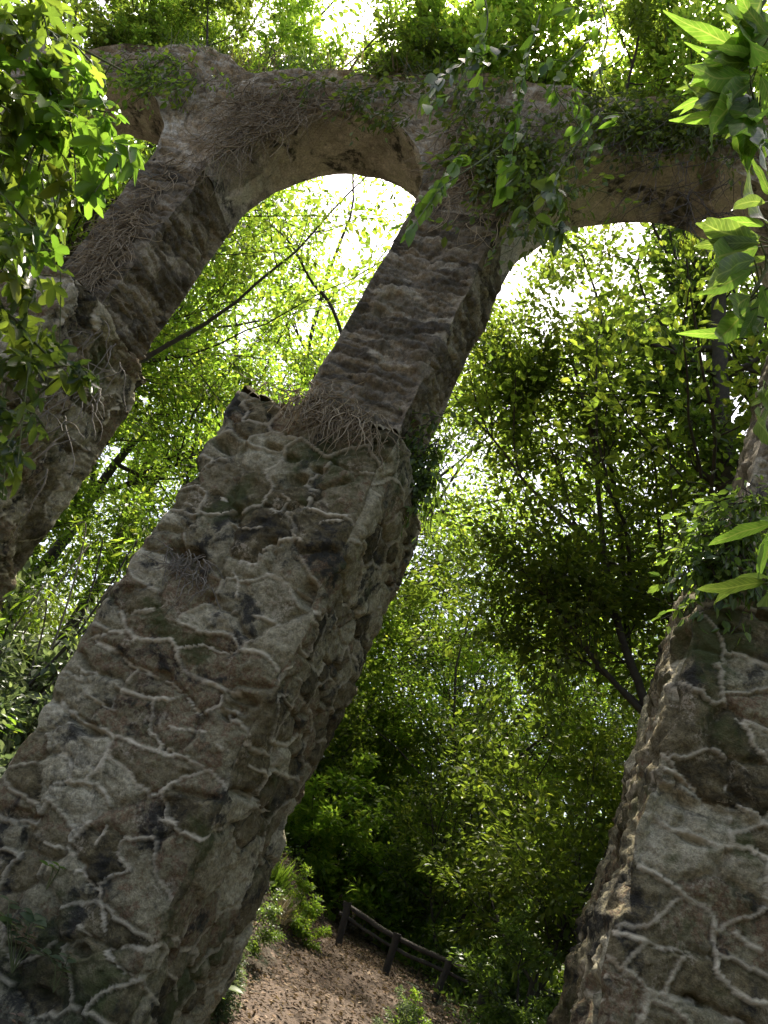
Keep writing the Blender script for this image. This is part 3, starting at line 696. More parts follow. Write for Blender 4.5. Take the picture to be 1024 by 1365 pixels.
# dark leaning trunk beside the right pier
def stem_tree(name, label, stems, leafm, leaf, per, rad, seed, cat='tree', bark=BARK, sub=1, twig=1.4, keep=1.0, tmpl=T_SIMPLE):
    rng = np.random.default_rng(seed); b = np.array(stems[0][0][0], float); root = empty(name, b); tag(root, label, cat)
    wood = MB(); tips = []
    for pts, r0, r1 in stems:
        P = smooth_path(np.array(pts), 22)-b; P = P+.03*np.cumsum(rng.normal(0, .35, P.shape), 0)*np.linspace(0, 1, 22)[:, None]
        tube(wood, P, np.linspace(r0, r1, 22), 8)
        for i in range(6, 22):
            for k in range(2):
                if rng.random() < .62:
                    t = P[i]-P[i-1]; t /= np.linalg.norm(t); d = rot_about(t, np.cross(t, rng.normal(0, 1, 3)), .6+.7*rng.random())
                    grow(rng, wood, tips, P[i], d, twig*(.6+.7*rng.random()), max(.008, r1*.6), 0, sub, .04, .2, (2, 4), .9, .6, .25)
    cr = MB(); leaf_tips(cr, rng, tips, per, leaf, rad, tmpl, keep=keep)
    wood.build('trunk', bark, root); cr.build('crown', leafm, root, smooth=False); return root
def gpx(px, py, d):
    q = at(px, py, d); q[2] = gh(q[0], q[1])[0]-.1; return q
D = 10.5
stem_tree('leaning_tree', 'tree with a thick straight dark trunk rising beside the right pier',
          [([at(985, 1150, D), at(982, 800, D), at(970, 640, D), at(962, 480, D), at(962, 330, D), at(975, 230, D)], .15, .11)], LEAF_DARK, .14, 16, .34, 51, twig=1.8)
D = 11.5
stem_tree('forked_tree', 'tree with several thin dark stems fanning out from the edge of the right pier',
          [([at(838, 1060, D), at(862, 955, D), at(828, 850, D), at(805, 740, D+.3), at(790, 600, D+.5), at(760, 480, D+.5)], .08, .03),
           ([at(862, 955, D), at(800, 890, D-.3), at(745, 820, D-.4), at(690, 760, D-.5)], .05, .018),
           ([at(855, 940, D), at(780, 880, D), at(700, 855, D+.3)], .035, .012),
           ([at(866, 945, D), at(905, 860, D), at(880, 720, D+.4), at(872, 600, D+.6)], .045, .02)], LEAF_MID, .12, 8, .36, 52, twig=1.2, keep=.85)
D = 12.5
stem_tree('slender_tree', 'slender crooked dark stem forking high in the middle of the right arch',
          [([at(840, 900, D), at(825, 690, D), at(800, 560, D), at(782, 470, D), at(800, 410, D), at(775, 340, D)], .055, .02),
           ([at(785, 525, D), at(740, 520, D), at(715, 500, D), at(690, 470, D)], .03, .012),
           ([at(800, 840, D), at(750, 640, D), at(715, 560, D), at(690, 500, D)], .035, .012)], LEAF_MID, .13, 11, .34, 53, twig=1.05, keep=.75)
D = 14
stem_tree('thin_tree', 'thin bare stemmed tree against the white sky in the left arch',
          [([at(500, 620, D), at(450, 428, D), at(415, 375, D), at(392, 330, D), at(350, 290, D)], .05, .018)], LEAF_LIGHT, .11, 6, .3, 54, twig=1.3, keep=.55, bark=BARK)
# cane clump in the left opening
rng = np.random.default_rng(61); cb = gpx(70, 860, 9.8); root = empty('bamboo_clump', cb); tag(root, 'clump of thin dark arching canes in the gap between left and middle piers', 'bamboo'); tips = []
for i in range(22):
    st = MB(); p0 = rng.normal(0, .35, 3)*np.array([1, 1, 0]); top = p0+np.array([rng.normal(-.2, .7), rng.normal(.3, .6), 2.2+1.8*rng.random()])
    mid = (p0+top)/2+np.array([rng.normal(0, .15), rng.normal(0, .15), .5]); P = smooth_path([p0, mid, top, top+(top-mid)*.4+np.array([0, 0, -.6])], 14)
    tube(st, P, np.linspace(.018, .006, 14), 5); st.build('cane', BARK if i % 3 else BARK_PALE, root)
    for k in range(6, 14): tips.append((P[k], P[k]-P[k-1]))
cr = MB(); leaf_tips(cr, rng, tips, 6, .14, .22, _lance(.10, 4, .1, .2), keep=.8); cr.build('foliage', LEAF_LIGHT, root, smooth=False)

# ------------------------------------------------------------------ far wood: one mass of foliage past the trees one can tell apart, plus unseen shade trees
rng = np.random.default_rng(71); mb = MB(); tips = []
for i in range(430):
    if i < 290: az = rng.uniform(-68, 26); d = rng.uniform(26, 44); h = rng.uniform(3.5, 13)
    elif i < 360: az = rng.uniform(35, 110); d = rng.uniform(7, 18); h = rng.uniform(5, 15)  # unseen near trees added at the right to darken the pier side faces
    else:
        az = rng.uniform(-60, 24); d = rng.uniform(30, 46); h = rng.uniform(15, 25)
        if -42 < az < -31: h *= .62
    g = gp(az, d)
    for k in range(34):
        v = rng.normal(0, 1, 3); v /= np.linalg.norm(v); tips.append((np.array(g)+np.array([v[0]*2.2, v[1]*2.2, h*.55+v[2]*h*.5]), v))
leaf_tips(mb, rng, tips, 13, .26, .8); tag(mb.build('woodland_and_shade_trees', LEAF_MID, smooth=False), 'dense green woodland closing the view behind the trees, plus unseen shade trees added at the right', 'woodland', kind='stuff')

# ------------------------------------------------------------------ undergrowth
sh = make_tree('shrub', 'x', 'shrub', O0, 2.6, 21, LEAF_LIGHT, .12, 18, .2, 2, .03, (.1, 0), BARK, .05, 1.1, (4, 6))
shd = make_tree('shrub', 'x', 'shrub', O0, 2.2, 22, LEAF_DARK, .085, 16, .2, 2, .03, (-.1, .1), BARK, .03, 1.15, (4, 6))
shg = make_tree('shrub', 'x', 'shrub', O0, 2.2, 23, LEAF_GREY, .10, 15, .2, 2, .03, (.1, .1), BARK, .03, 1.1, (4, 6))
G2 = 'shrubs of the undergrowth'
def shrub(src, px, py, dist, sc, rz, label, first=False):
    o = place(src, azpx(px, py), dist, sc, rz, label, 1.15, first, G2); return o
shrub(shg, 50, 900, 9.3, 1.4, .2, 'pale sunlit grey green shrub at the left edge behind the middle pier', True)
shrub(shg, 5, 960, 8.4, 1.0, 1.2, 'pale grey green shrub cut by the left edge of the frame')
shrub(shg, 105, 850, 10.4, 1.45, 2.2, 'pale grey green shrub touching the left side of the middle pier')
shrub(shg, 325, 1235, 8.6, .42, 3.1, 'low grey green shrub at the right foot of the middle pier')
shrub(sh, 480, 1120, 20, 1.25, .4, 'sunlit green shrub behind the first railing post', True)
shrub(sh, 560, 1140, 20, 1.4, 1.4, 'green shrub behind the middle of the railing')
shrub(sh, 640, 1120, 19.5, 1.3, 2.4, 'green shrub above the right part of the railing')
shrub(sh, 410, 1100, 19, 1.1, 5.4, 'green shrub beside the dark side of the middle pier')
shrub(shd, 715, 1150, 17.5, 1.25, .1, 'dark green shrub between the railing and the right pier', True)
shrub(shd, 740, 1230, 12.5, .9, 1.5, 'dark green shrub against the foot of the right pier')
shrub(shd, 720, 1300, 11.5, .5, 2.5, 'low dark shrub in front of the railing end')
shrub(shd, 690, 1360, 10.6, .33, 3.5, 'low dark shrub at the bottom edge left of the right pier')
shrub(shd, 770, 1080, 16, 1.3, 4.5, 'tall dark shrub at the left edge of the right pier')
shrub(shd, 395, 1150, 20, .8, 5.5, 'dark shrub at the top of the bank near the middle pier')
shrub(sh, 500, 1010, 22, 1.6, .9, 'tall bright shrub deep behind the path')

shrub(shg, 540, 1350, 10.2, .30, .8, 'low grey green plant at the bottom edge on the right side of the path')
shrub(sh, 560, 1362, 10.4, .26, 1.9, 'low light green plant at the bottom edge between path and railing')
shrub(shg, 300, 1290, 8.3, .28, 4.0, 'small grey green plant at the left side of the path')
shrub(shd, 345, 1195, 10.5, .42, 5.0, 'dark low plant on the bank behind the middle pier foot')
shrub(sh, 415, 1190, 13.2, .38, 2.0, 'light green plant at the top of the bank left of the railing')
# grass tufts, litter, ground plants
def tuft(name, label, loc, n, ln, m, seed, cat='grass tuft', spread=.5):
    rng = np.random.default_rng(seed); mb = MB(); d = rng.normal(0, spread, (n, 3)); d[:, 2] = 1
    leaves(mb, rng.normal(0, ln*.15, (n, 3))*np.array([1, 1, .1]), d, ln*(.5+.7*rng.random(n)), T_BLADE, rng, tilt=1.0)
    o = mb.build(name, m, smooth=False); o.location = loc; tag(o, label, cat); return o
tuft('grass_tuft', 'bright dry grass tuft on the bank right of the middle pier', gp(azpx(372, 1165), 13.5), 200, .5, LEAF_LIGHT, 1)
tuft('grass_tuft', 'straw coloured grass tuft below the bright one on the bank', gp(azpx(385, 1195), 12.9), 160, .38, STRAW, 2)
rng = np.random.default_rng(81); n = 42000; y = rng.uniform(-4, 22, n)**1.0; x = path_x(y)+rng.normal(0, 2.2, n)
P = np.stack([x, y, gh(x, y)+.045+.02*rng.random(n)], 1); dr = rng.normal(0, 1, (n, 3)); dr[:, 2] *= .25; mb = MB()
leaves(mb, P, dr, (.03+.05*rng.random(n)), T_SIMPLE, rng, tilt=.35); tag(mb.build('leaf_litter', DRY, smooth=False), 'brown fallen leaves strewn over the path', 'leaf litter', kind='stuff')
n = 5200; x = rng.uniform(-14, 5, n); y = rng.uniform(2, 24, n); k = (np.abs(x-path_x(y)) > 1.25+.5*rng.random(n)); x, y = x[k], y[k]; P = np.stack([x, y, gh(x, y)+.08+.22*rng.random(len(x))], 1)
tips = [(p, np.array([0, 0, 1.0])) for p in P]; mb = MB(); leaf_tips(mb, rng, tips, 9, .085, .2); tag(mb.build('ground_cover', LEAF_DARK, smooth=False), 'low green plants covering the forest floor beside the path', 'ground cover', kind='stuff')

# ------------------------------------------------------------------ railing
fence = empty('wooden_railing', at(555, 1300, 14.2)); tag(fence, 'low dark wooden railing with round posts beside the earth path', 'railing')
fl = np.array(fence.location)
def fpt(px, py, d): return at(px, py, d)-fl
for (t, b, d) in (((464, 1206), (449, 1268), 14.4), ((529, 1248), (511, 1310), 14.1), ((600, 1280), (578, 1338), 13.8), ((651, 1303), (634, 1362), 13.5)):
    mb = MB(); A, B = fpt(*t, d), fpt(*b, d); A = A+(A-B)*.06; B = B+(B-A)*.25; P = np.linspace(B, A, 7)+RNG.normal(0, .006, (7, 3)); rr = np.full(7, .058); rr[-1] = .07
    tube(mb, P, rr, 10); mb.add(np.vstack([mb.v[0][-10:]]), np.array([[0, 1, 2], [0, 2, 3], [0, 3, 4], [0, 4, 5], [0, 5, 6], [0, 6, 7], [0, 7, 8], [0, 8, 9]])); mb.build('post', WOOD, fence)
for dz, r in ((0, .042), (-.15, .028)):
    mb = MB(); P = smooth_path([fpt(458, 1204, 14.45), fpt(529, 1250, 14.15), fpt(600, 1283, 13.85), fpt(672, 1316, 13.45)], 20)+np.array([0, 0, dz])+RNG.normal(0, .006, (20, 3)); tube(mb, P, r*(1+.1*RNG.normal(size=20)), 9); mb.build('rail', WOOD, fence)

# ------------------------------------------------------------------ plants on the aqueduct
def surf(px, py): return aty(px, py, 0)
def creeper(name, label, pts_px, y, n, ln, m, seed, rad=.009, cat='creeper', hang=.5, leafm=None, leaf=.08, per=0, wob=.25):
    rng = np.random.default_rng(seed); root = empty(name, aty(*pts_px[0], y)); tag(root, label, cat); b = np.array(root.location); st = MB(); L = []
    pp = np.array(pts_px, float); tri = pp
    for i in range(n):
        wv = rng.dirichlet(np.ones(len(pp))*.7); q = (wv[:, None]*pp).sum(0); p = aty(q[0], q[1], y-.10*rng.random()); d = np.array([rng.normal(0, .7), rng.normal(0, .12), rng.normal(-hang, .5)])
        P = [p-b]; l = ln*(.4+rng.random())
        for k in range(9):
            d = d/np.linalg.norm(d)+rng.normal(0, wob, 3)*np.array([1, .35, 1])+np.array([0, 0, -.05]); P.append(P[-1]+d/np.linalg.norm(d)*l/9)
            if per and rng.random() < .75: L.append((P[-1], d))
        tube(st, P, np.linspace(rad*(.7+.7*rng.random()), rad*.4, 10), 4)
    st.build('stems', m, root)
    if per:
        mb = MB(); leaf_tips(mb, rng, L, per, leaf, leaf*1.3, T_SIMPLE, droop=.6); mb.build('foliage', leafm, root, smooth=False)
    return root
creeper('dead_creeper', 'mat of dry brown creeper stems on the wall over the left arch', [(215, 260), (280, 85), (430, 95), (540, 120), (420, 140), (300, 190)], 0, 650, .5, STRAW, 91, .006)
creeper('dead_creeper', 'dry brown creeper stems over the left pier upper face', [(200, 250), (280, 150), (170, 340), (80, 340), (60, 450), (120, 400)], -.02, 420, .45, STRAW, 92, .006)
creeper('dead_creeper', 'tangle of dry stems above the top of the middle pier shaft', [(560, 130), (700, 150), (690, 330), (560, 300), (640, 230)], -.03, 320, .45, STRAW, 93, .006)
creeper('hanging_twigs', 'grey leafless twigs hanging across the right arch', [(800, 130), (1010, 170), (1015, 330), (960, 320), (830, 260)], -.25, 70, 1.1, BARK, 94, .0045, 'twigs', .9, LEAF_MID, .07, 0)
creeper('leafy_creeper', 'green leafy creeper over the spandrel between the two arches', [(580, 70), (760, 90), (800, 240), (700, 320), (600, 260)], -.18, 105, .7, STEM, 95, .006, 'creeper', .6, LEAF_MID, .11, 3)
creeper('leafy_creeper', 'green leafy creeper along the wall over the right arch', [(720, 90), (1020, 140), (1020, 190), (850, 175), (760, 180)], -.15, 150, .6, STEM, 96, .006, 'creeper', .5, LEAF_MID, .08, 3)
creeper('leafy_creeper', 'light leafy creeper trailing down the wall top at the upper left', [(130, 55), (200, 70), (330, 85), (260, 130), (180, 120)], -.1, 70, .55, STEM, 90, .006, 'creeper', .6, LEAF_LIGHT, .085, 2)
creeper('leafy_creeper', 'bright leafy creeper over the crown between left arch and top edge', [(400, 95), (560, 100), (560, 170), (470, 130)], -.1, 40, .5, STEM, 89, .006, 'creeper', .6, LEAF_MID, .09, 2)
creeper('leafy_creeper', 'dark creeper hanging over the shoulder of the right pier', [(925, 740), (1000, 610), (1020, 640), (1000, 770), (930, 790)], -.55, 80, .45, BARK, 88, .006, 'creeper', .7, LEAF_DARK, .085, 3)
creeper('leafy_creeper', 'sparse dark creeper on the right flank of the middle pier shoulder', [(540, 570), (600, 540), (580, 690), (560, 640)], .35, 55, .4, BARK, 87, .006, 'creeper', .7, LEAF_DARK, .08, 3)
creeper('dry_roots', 'fringe of dry roots hanging over the ledge of the middle pier', [(335, 505), (440, 505), (540, 570), (520, 600), (400, 540)], -.62, 240, .32, STRAW, 97, .006, 'roots', .8)
creeper('dry_roots', 'small bunch of roots in the dark hole on the middle pier left edge', [(215, 720), (290, 740), (285, 790), (230, 760)], -.60, 90, .25, BARK_PALE, 98, .005, 'roots', .8)
creeper('dry_roots', 'thin roots on the face of the left pier', [(30, 480), (150, 400), (170, 500), (60, 640)], -.45, 60, .5, BARK_PALE, 99, .006, 'roots', .8)
# small trees and bushes rooted along the top
bt = make_tree('wall_bush', 'x', 'bush', O0, 3.4, 31, LEAF_LIGHT, .085, 24, .2, 2, .03, (.0, -.15), BARK, .05, 1.1, (4, 6))
bm_ = make_tree('wall_bush', 'x', 'bush', O0, 3.2, 32, LEAF_MID, .085, 26, .2, 2, .03, (.1, -.2), BARK, .05, 1.15, (4, 6))
def on_top(src, px, py, sc, rz, label, first=False, y=.5):
    o = src if first else copy_tree(src); q = aty(px, py, y); o.location = (q[0], y, ZTOP+.02); o.scale = (sc*1.2,)*3; o.rotation_euler = (0, 0, rz); o['label'] = label; o['group'] = 'bushes on top of the wall'
on_top(bt, 230, 70, .55, .5, 'light green bush on the wall top above the far left arch', True)
on_top(bt, 370, 70, .6, 2.0, 'light green bush on the wall top over the left arch crown')
on_top(bt, 470, 80, .75, 3.1, 'light green bush on the wall top right of the left arch crown')
on_top(bm_, 560, 85, .8, 1.0, 'mid green bush on the wall top above the middle pier', True)
on_top(bm_, 660, 90, .9, 2.4, 'mid green bush on the wall top left of the right arch')
on_top(bt, 760, 110, .85, 4.0, 'yellow green bush on the wall top over the right arch')
on_top(bm_, 850, 120, .8, 5.0, 'mid green bush on the wall top near the right arch crown')
on_top(bt, 950, 140, .8, .9, 'yellow green bush on the wall top at the right edge')

on_top(bm_, 150, 70, .85, 1.7, 'mid green bush on the wall top over the round end of the far left arch')
on_top(bt, 195, 75, .7, 3.6, 'small light green bush on the wall top between the far left and left arches')
on_top(bm_, 300, 80, .75, 4.4, 'mid green bush on the wall top above the left part of the left arch')
on_top(bt, 610, 85, .9, 5.6, 'yellow green bush on the wall top just right of the middle pier')
on_top(bt, 710, 100, 1.0, .2, 'light green bush on the wall top at the start of the right arch')
on_top(bm_, 905, 130, 1.0, 2.9, 'mid green bush on the wall top near the upper right corner')
for k, (px, lab) in enumerate(((255, 'dry grass fringe on the wall top at the far left'), (330, 'dry grass fringe over the left arch shoulder'), (410, 'dry grass fringe over the left arch crown'), (500, 'dry grass fringe right of the left arch'), (590, 'dry grass fringe over the middle pier'))):
    rng = np.random.default_rng(140+k); q = aty(px, 90, .1); n = 240; P = np.stack([rng.normal(0, .35, n), rng.uniform(-.1, .4, n), rng.normal(.02, .05, n)], 1); d = rng.normal(0, .6, (n, 3)); d[:, 1] -= .35; d[:, 2] = rng.normal(.5, .6, n)
    mb = MB(); leaves(mb, P, d, .12+.25*rng.random(n), T_BLADE, rng, tilt=1.0); o = mb.build('grass_tuft', STRAW if k % 2 else LEAF_GREY, smooth=False); o.location = (q[0], 0, ZTOP+.05); tag(o, lab, 'grass', 'dry grass along the wall top')

# ------------------------------------------------------------------ hanging broad leaf vines in front of the spandrel
def vine(name, label, px_pts, dists, n, leaf, m, seed, tmpl=T_OVATE, pairs=True, cat='vine', stem=.006, droop=.9, sub=0, subln=.4):
    rng = np.random.default_rng(seed); P = smooth_path([at(px, py, d) for (px, py), d in zip(px_pts, np.linspace(*dists, len(px_pts)))], 40)
    b = P[0].copy(); root = empty(name, b); tag(root, label, cat); P = P-b; st = MB(); tube(st, P, np.linspace(stem*1.5, stem*.6, 40), 6); lines = [P]
    for k in range(sub):
        i = rng.integers(6, 38); d = rng.normal(0, 1, 3); d[2] -= .7; d /= np.linalg.norm(d); Q = smooth_path([P[i], P[i]+d*subln*.5+rng.normal(0, .04, 3), P[i]+d*subln*(.7+.5*rng.random())+np.array([0, 0, -.1])], 14); tube(st, Q, np.linspace(stem*.7, stem*.35, 14), 5); lines.append(Q)
    st.build('stem', STEM if stem < .012 else BARK, root); pos = []; dr = []
    for k in range(n):
        Q = lines[k % len(lines)]; i = rng.integers(2, len(Q)); t = Q[i]-Q[i-1]; t /= np.linalg.norm(t)+1e-9; s = np.cross(t, [0, 0, 1.0])*(1 if k % 2 else -1)
        pos.append(Q[i]+rng.normal(0, .01, 3)); dr.append(s*.9+t*.5+np.array([0, 0, -droop])+rng.normal(0, .35, 3))
    mb = MB(); leaves(mb, pos, dr, leaf*(.6+.6*rng.random(n)), tmpl, rng, tilt=.6); mb.build('foliage', m, root, smooth=True); return root
vine('broadleaf_vine', 'broad leaved vine with bright drooping leaves hanging before the middle spandrel', [(720, 20), (700, 90), (690, 150), (680, 225)], (4.76, 4.52), 44, 0.168, LEAF_FERN, 101)
vine('broadleaf_vine', 'dark drooping broad leaves hanging at the left of the spandrel', [(690, 60), (640, 75), (600, 95), (565, 130)], (4.76, 4.35), 39, 0.190, LEAF_DARK, 102)
vine('broadleaf_vine', 'broad leaved vine sprawling at the top of the middle pier shaft', [(700, 170), (640, 215), (590, 250), (545, 310)], (4.67, 4.35), 57, 0.168, LEAF_FERN, 103, sub=4)
vine('broadleaf_vine', 'dark broad leaved vine in front of the right arch springing', [(800, 150), (770, 190), (730, 250), (690, 290)], (4.76, 4.44), 52, 0.179, LEAF_DARK, 104, sub=4)
vine('broadleaf_vine', 'yellow green vine cascading at the top beside the right arch', [(800, 40), (760, 80), (740, 120), (790, 190)], (4.59, 4.52), 46, 0.146, LEAF_FERN, 105, sub=3)

vine('broadleaf_vine', 'bright broad leaved vine drooping over the wall top right of the middle pier', [(640, -30), (650, 30), (630, 80), (600, 130)], (4.6, 4.4), 46, .17, LEAF_FERN, 106, sub=5)
vine('broadleaf_vine', 'bright broad leaved vine dangling above the right arch crown', [(790, -30), (810, 40), (800, 100), (840, 160)], (4.6, 4.4), 46, .16, LEAF_FERN, 107, sub=5)

# ------------------------------------------------------------------ near branches: long leaves at the right, lobed leaves at the left
def vein_leaf(name, base):
    m = base.copy(); m.name = name; t = m.node_tree; b = next(n for n in t.nodes if n.type == 'BSDF_PRINCIPLED'); hs = next(n for n in t.nodes if n.type == 'HUE_SAT')
    N = t.nodes.new; u = N('ShaderNodeAttribute'); u.attribute_name = 'lu'; v = N('ShaderNodeAttribute'); v.attribute_name = 'lv'
    ab = N('ShaderNodeMath'); ab.operation = 'ABSOLUTE'; t.links.new(u.outputs['Fac'], ab.inputs[0])
    sk = N('ShaderNodeMath'); sk.operation = 'MULTIPLY_ADD'; t.links.new(ab.outputs[0], sk.inputs[0]); sk.inputs[1].default_value = -.16; t.links.new(v.outputs['Fac'], sk.inputs[2])
    fr_ = N('ShaderNodeMath'); fr_.operation = 'MULTIPLY'; t.links.new(sk.outputs[0], fr_.inputs[0]); fr_.inputs[1].default_value = 75.0
    sn = N('ShaderNodeMath'); sn.operation = 'SINE'; t.links.new(fr_.outputs[0], sn.inputs[0])
    r1 = N('ShaderNodeMapRange'); t.links.new(sn.outputs[0], r1.inputs[0]); r1.inputs[1].default_value = .75; r1.inputs[2].default_value = 1; r1.inputs[4].default_value = .55
    r2 = N('ShaderNodeMapRange'); t.links.new(ab.outputs[0], r2.inputs[0]); r2.inputs[1].default_value = .10; r2.inputs[2].default_value = .03
    mx = N('ShaderNodeMath'); mx.operation = 'MAXIMUM'; t.links.new(r1.outputs[0], mx.inputs[0]); t.links.new(r2.outputs[0], mx.inputs[1])
    tc = N('ShaderNodeTexCoord'); no = N('ShaderNodeTexNoise'); no.inputs['Scale'].default_value = 28; no.inputs['Detail'].default_value = 5; t.links.new(tc.outputs['Object'], no.inputs['Vector'])
    bl = N('ShaderNodeMapRange'); t.links.new(no.outputs['Fac'], bl.inputs[0]); bl.inputs[1].default_value = .3; bl.inputs[2].default_value = .7; bl.inputs[3].default_value = .72; bl.inputs[4].default_value = 1.22
    old = [l.to_socket for l in t.links if l.from_node == hs]
    cm = N('ShaderNodeMix'); cm.data_type = 'RGBA'; t.links.new(mx.outputs[0], cm.inputs[0]); cm.inputs[7].default_value = (.17, .20, .06, 1)
    ml = N('ShaderNodeMix'); ml.data_type = 'RGBA'; ml.blend_type = 'MULTIPLY'; ml.inputs[0].default_value = 1; t.links.new(hs.outputs[0], ml.inputs[6]); t.links.new(bl.outputs[0], ml.inputs[7]); t.links.new(ml.outputs[2], cm.inputs[6])
    for so_ in old: t.links.new(cm.outputs[2], so_)
    return m
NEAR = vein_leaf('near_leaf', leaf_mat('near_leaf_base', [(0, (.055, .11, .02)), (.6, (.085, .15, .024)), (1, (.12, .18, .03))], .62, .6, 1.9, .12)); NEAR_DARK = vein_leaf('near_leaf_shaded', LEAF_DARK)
def px_branch(name, label, stem_px, dist, lv, m, cat='branch', seed=0, wd=.088, extra=0):
    rng = np.random.default_rng(seed); root = empty(name, at(*stem_px[0], dist)); tag(root, label, cat, 'long leaved branches at the right edge'); b = np.array(root.location)
    st = MB(); P = smooth_path([at(px, py, dist+.03*i)-b for i, (px, py) in enumerate(stem_px)], 30); tube(st, P, np.linspace(.010, .004, 30), 7)
    lv = list(lv)+[(x0+rng.normal(0, 14), y0+rng.normal(0, 16), x1+rng.normal(12, 22), y1+rng.normal(4, 24), k*rng.uniform(.8, 1.1)) for (x0, y0, x1, y1, k) in lv for _ in range(extra) if k < 1.15]
    for (x0, y0, x1, y1, k) in lv:
        A = at(x0, y0, dist+rng.normal(0, .05))-b; B = at(x1, y1, dist+rng.normal(-.05, .12))-b; mb = MB(); L = np.linalg.norm(B-A)
        i = np.argmin(((P-A)**2).sum(1)); tube(st, smooth_path([P[i], (P[i]+A)/2+np.array([0, 0, .006]), A], 6), .003, 5)
        T_ = _lance(wd*k*rng.uniform(.85, 1.15), 14, .16, rng.uniform(.05, .3), .012); T_[0][:, 0] += rng.normal(0, .10)*T_[0][:, 1]**2; T_[0][:, 2] += .012*np.sin(T_[0][:, 1]*rng.uniform(8, 16)+rng.random()*6)
        leaves(mb, A[None], (B-A)[None], L, T_, rng, tilt=.35, up=tuple((FW*.75+np.array(sd)*.75+rng.normal(0, .22, 3))*2.0))
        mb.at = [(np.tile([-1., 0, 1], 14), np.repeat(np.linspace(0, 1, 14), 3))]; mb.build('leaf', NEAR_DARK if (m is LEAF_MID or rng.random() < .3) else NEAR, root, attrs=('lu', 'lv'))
    st.build('stem', STEM, root); return root
px_branch('leafy_branch', 'cluster of long pointed leaves hanging into the upper right corner', [(1060, -60), (1020, 0), (990, 60), (1000, 130), (1020, 190)], 1.9,
          [(992, 15, 978, 92, 2.2), (1005, 75, 905, 100, 1), (1000, 92, 898, 122, 1), (1000, 108, 900, 135, 1), (995, 118, 905, 165, 1.0), (998, 130, 918, 176, 1.0), (1010, 130, 940, 190, 1), (1010, 10, 1040, 90, 1.6), (1015, -10, 1000, 60, 1.8),
           (1005, 140, 950, 215, .9), (1015, 150, 985, 240, 1.0), (1020, 170, 1005, 222, .8), (1000, 60, 930, 60, .9), (1010, 40, 950, 20, .9), (1015, 100, 1050, 200, 1.2), (1000, 85, 910, 75, .9), (1005, 50, 925, 90, 1.0)], LEAF_FERN, seed=1, extra=2)
px_branch('leafy_branch', 'spray of long leaves beside the right arch, one glowing yellow', [(1070, 250), (1040, 320), (1005, 390), (990, 420)], 2.0,
          [(1010, 330, 890, 355, 1), (1005, 345, 905, 378, 1), (1000, 360, 930, 405, .9), (1015, 315, 915, 315, 1), (1000, 395, 935, 432, .9), (1000, 410, 927, 485, 1.1), (1010, 410, 985, 465, 1.2), (1015, 380, 1040, 450, 1.1), (1020, 300, 950, 285, 1), (1015, 395, 1005, 470, 1.1), (1020, 270, 960, 258, 1)], LEAF_FERN, seed=2, extra=1)
px_branch('leafy_branch', 'single bright serrated leaf spray over the right pier', [(1080, 690), (1045, 700), (1018, 705)], 2.0,
          [(1030, 698, 938, 720, 1.0), (1028, 712, 1004, 738, .8), (1035, 705, 1010, 760, 1.0), (1040, 690, 1000, 690, 1.0)], LEAF_FERN, seed=23)
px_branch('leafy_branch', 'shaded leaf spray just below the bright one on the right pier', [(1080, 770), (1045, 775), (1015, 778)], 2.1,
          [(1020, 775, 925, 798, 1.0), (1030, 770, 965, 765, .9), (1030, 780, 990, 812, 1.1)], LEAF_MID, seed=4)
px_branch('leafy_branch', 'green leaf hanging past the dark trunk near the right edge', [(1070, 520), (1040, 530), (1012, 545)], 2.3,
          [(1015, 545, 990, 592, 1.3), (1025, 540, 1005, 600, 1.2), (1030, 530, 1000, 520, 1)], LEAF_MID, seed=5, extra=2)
L1 = 'maple like branches hanging at the upper left'
def lobed(label, px_pts, dists, n, leaf, m, seed, sub=6, subln=.45): 
    o = vine('lobed_leaf_branch', label, px_pts, dists, n, leaf, m, seed, T_LOBED, cat='branch', stem=.007, droop=.55, sub=sub, subln=subln); o['group'] = L1
lobed('lobed leaf branch with a bright cluster at its tip by the round arch end', [(-60, -40), (40, 70), (100, 160), (150, 240)], (3.0, 3.2), 100, .15, LEAF_FERN, 111, 12, .28)
lobed('branch of bright lobed leaves across the top left corner', [(-40, 10), (30, 25), (90, 55), (165, 95)], (3.1, 3.3), 100, .15, LEAF_MID, 112, 12, .30)
lobed('shaded branch of lobed leaves hanging down the left edge', [(-60, 60), (-5, 150), (30, 240), (60, 340)], (3.2, 3.4), 120, .15, LEAF_MID, 113, 12)
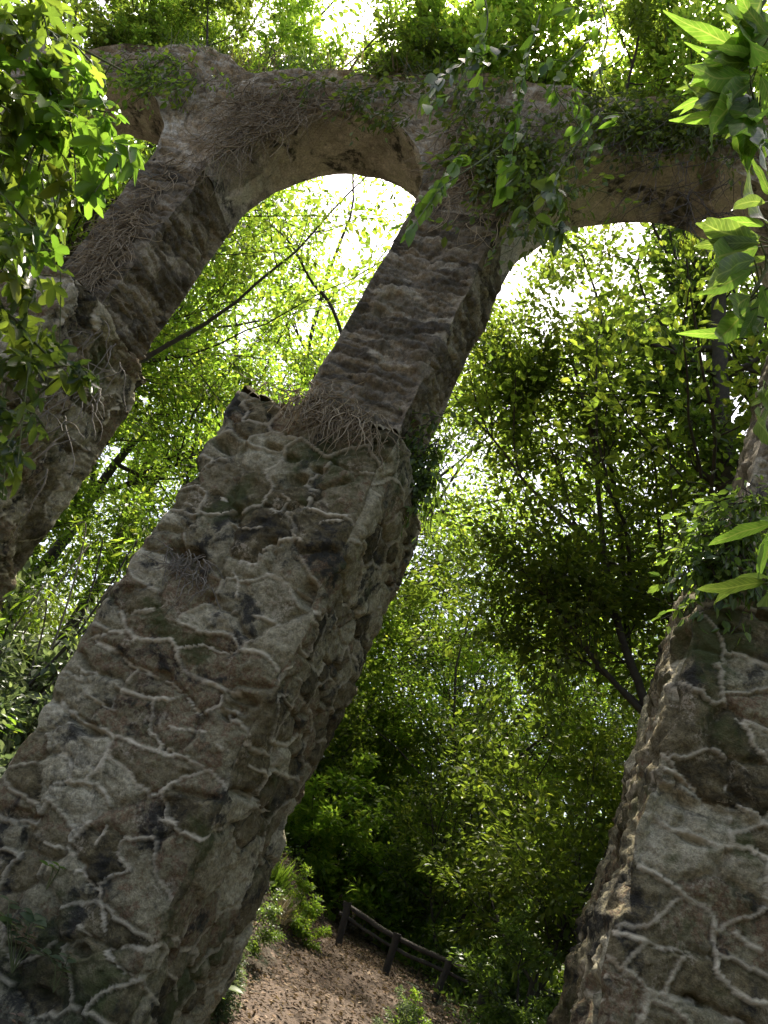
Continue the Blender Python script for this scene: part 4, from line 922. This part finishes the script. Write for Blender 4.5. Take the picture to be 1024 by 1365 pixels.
lobed('bright yellow lobed leaves at the left edge beside the left pier', [(-70, 200), (-10, 250), (30, 290), (70, 340)], (2.9, 3.1), 46, .14, LEAF_FERN, 114, 4, .3)
lobed('dark lobed leaves low on the left edge in front of the left pier', [(-70, 330), (-10, 400), (40, 450), (90, 500)], (3.2, 3.4), 120, .14, LEAF_MID, 115, 12)
lobed('lowest lobed leaf branch at the left edge', [(-90, 430), (-30, 480), (20, 520), (60, 570)], (3.3, 3.5), 90, .13, LEAF_DARK, 116, 10)
lobed('dark leaf mass behind the bright leaves in the top left corner', [(-80, -60), (-10, 80), (40, 180), (60, 260)], (3.8, 4.2), 200, .17, LEAF_DARK, 117, 16, .7)

# ------------------------------------------------------------------ weeds at the foot of the middle pier
def weed(label, px, py, y, n, leaf, m, seed, h=.3, tmpl=T_OVATE):
    rng = np.random.default_rng(seed); q = aty(px, py, y); root = empty('weed', q); tag(root, label, 'weed', 'weeds at the foot of the middle pier'); st = MB(); pos = []; dr = []
    for i in range(max(2, n//6)):
        top = np.array([rng.normal(0, h*.5), rng.normal(-.02, .05), h*(.3+.7*rng.random())]); P = smooth_path([np.array([0, 0.03, -.1]), top*.5+rng.normal(0, .02, 3), top], 8); tube(st, P, np.linspace(.005, .003, 8), 5)
        for k in range(6):
            pos.append(P[min(7, 3+k)]); a = k*2.4+rng.random(); dr.append((math.cos(a), math.sin(a), .25))
    st.build('stem', STEM, root); mb = MB(); leaves(mb, pos, dr, leaf*(.6+.6*rng.random(len(pos))), tmpl, rng, tilt=.35); mb.build('foliage', m, root)
weed('leafy weed at the bottom left foot of the middle pier', 25, 1275, -.75, 36, .11, LEAF_GREY, 121, .28)
weed('small weed with two pale leaves low on the middle pier', 80, 1300, -.72, 12, .10, LEAF_GREY, 122, .12)
weed('little bright green sprig on the lower face of the middle pier', 70, 1165, -.66, 16, .06, LEAF_FERN, 123, .08)
weed('yellow leaved sprig at the left edge of the middle pier', 18, 985, -.66, 18, .08, LEAF_LIGHT, 124, .14)
weed('yellow green plant at the bottom right corner of the middle pier', 275, 1345, 1.45, 20, .14, LEAF_LIGHT, 125, .25)
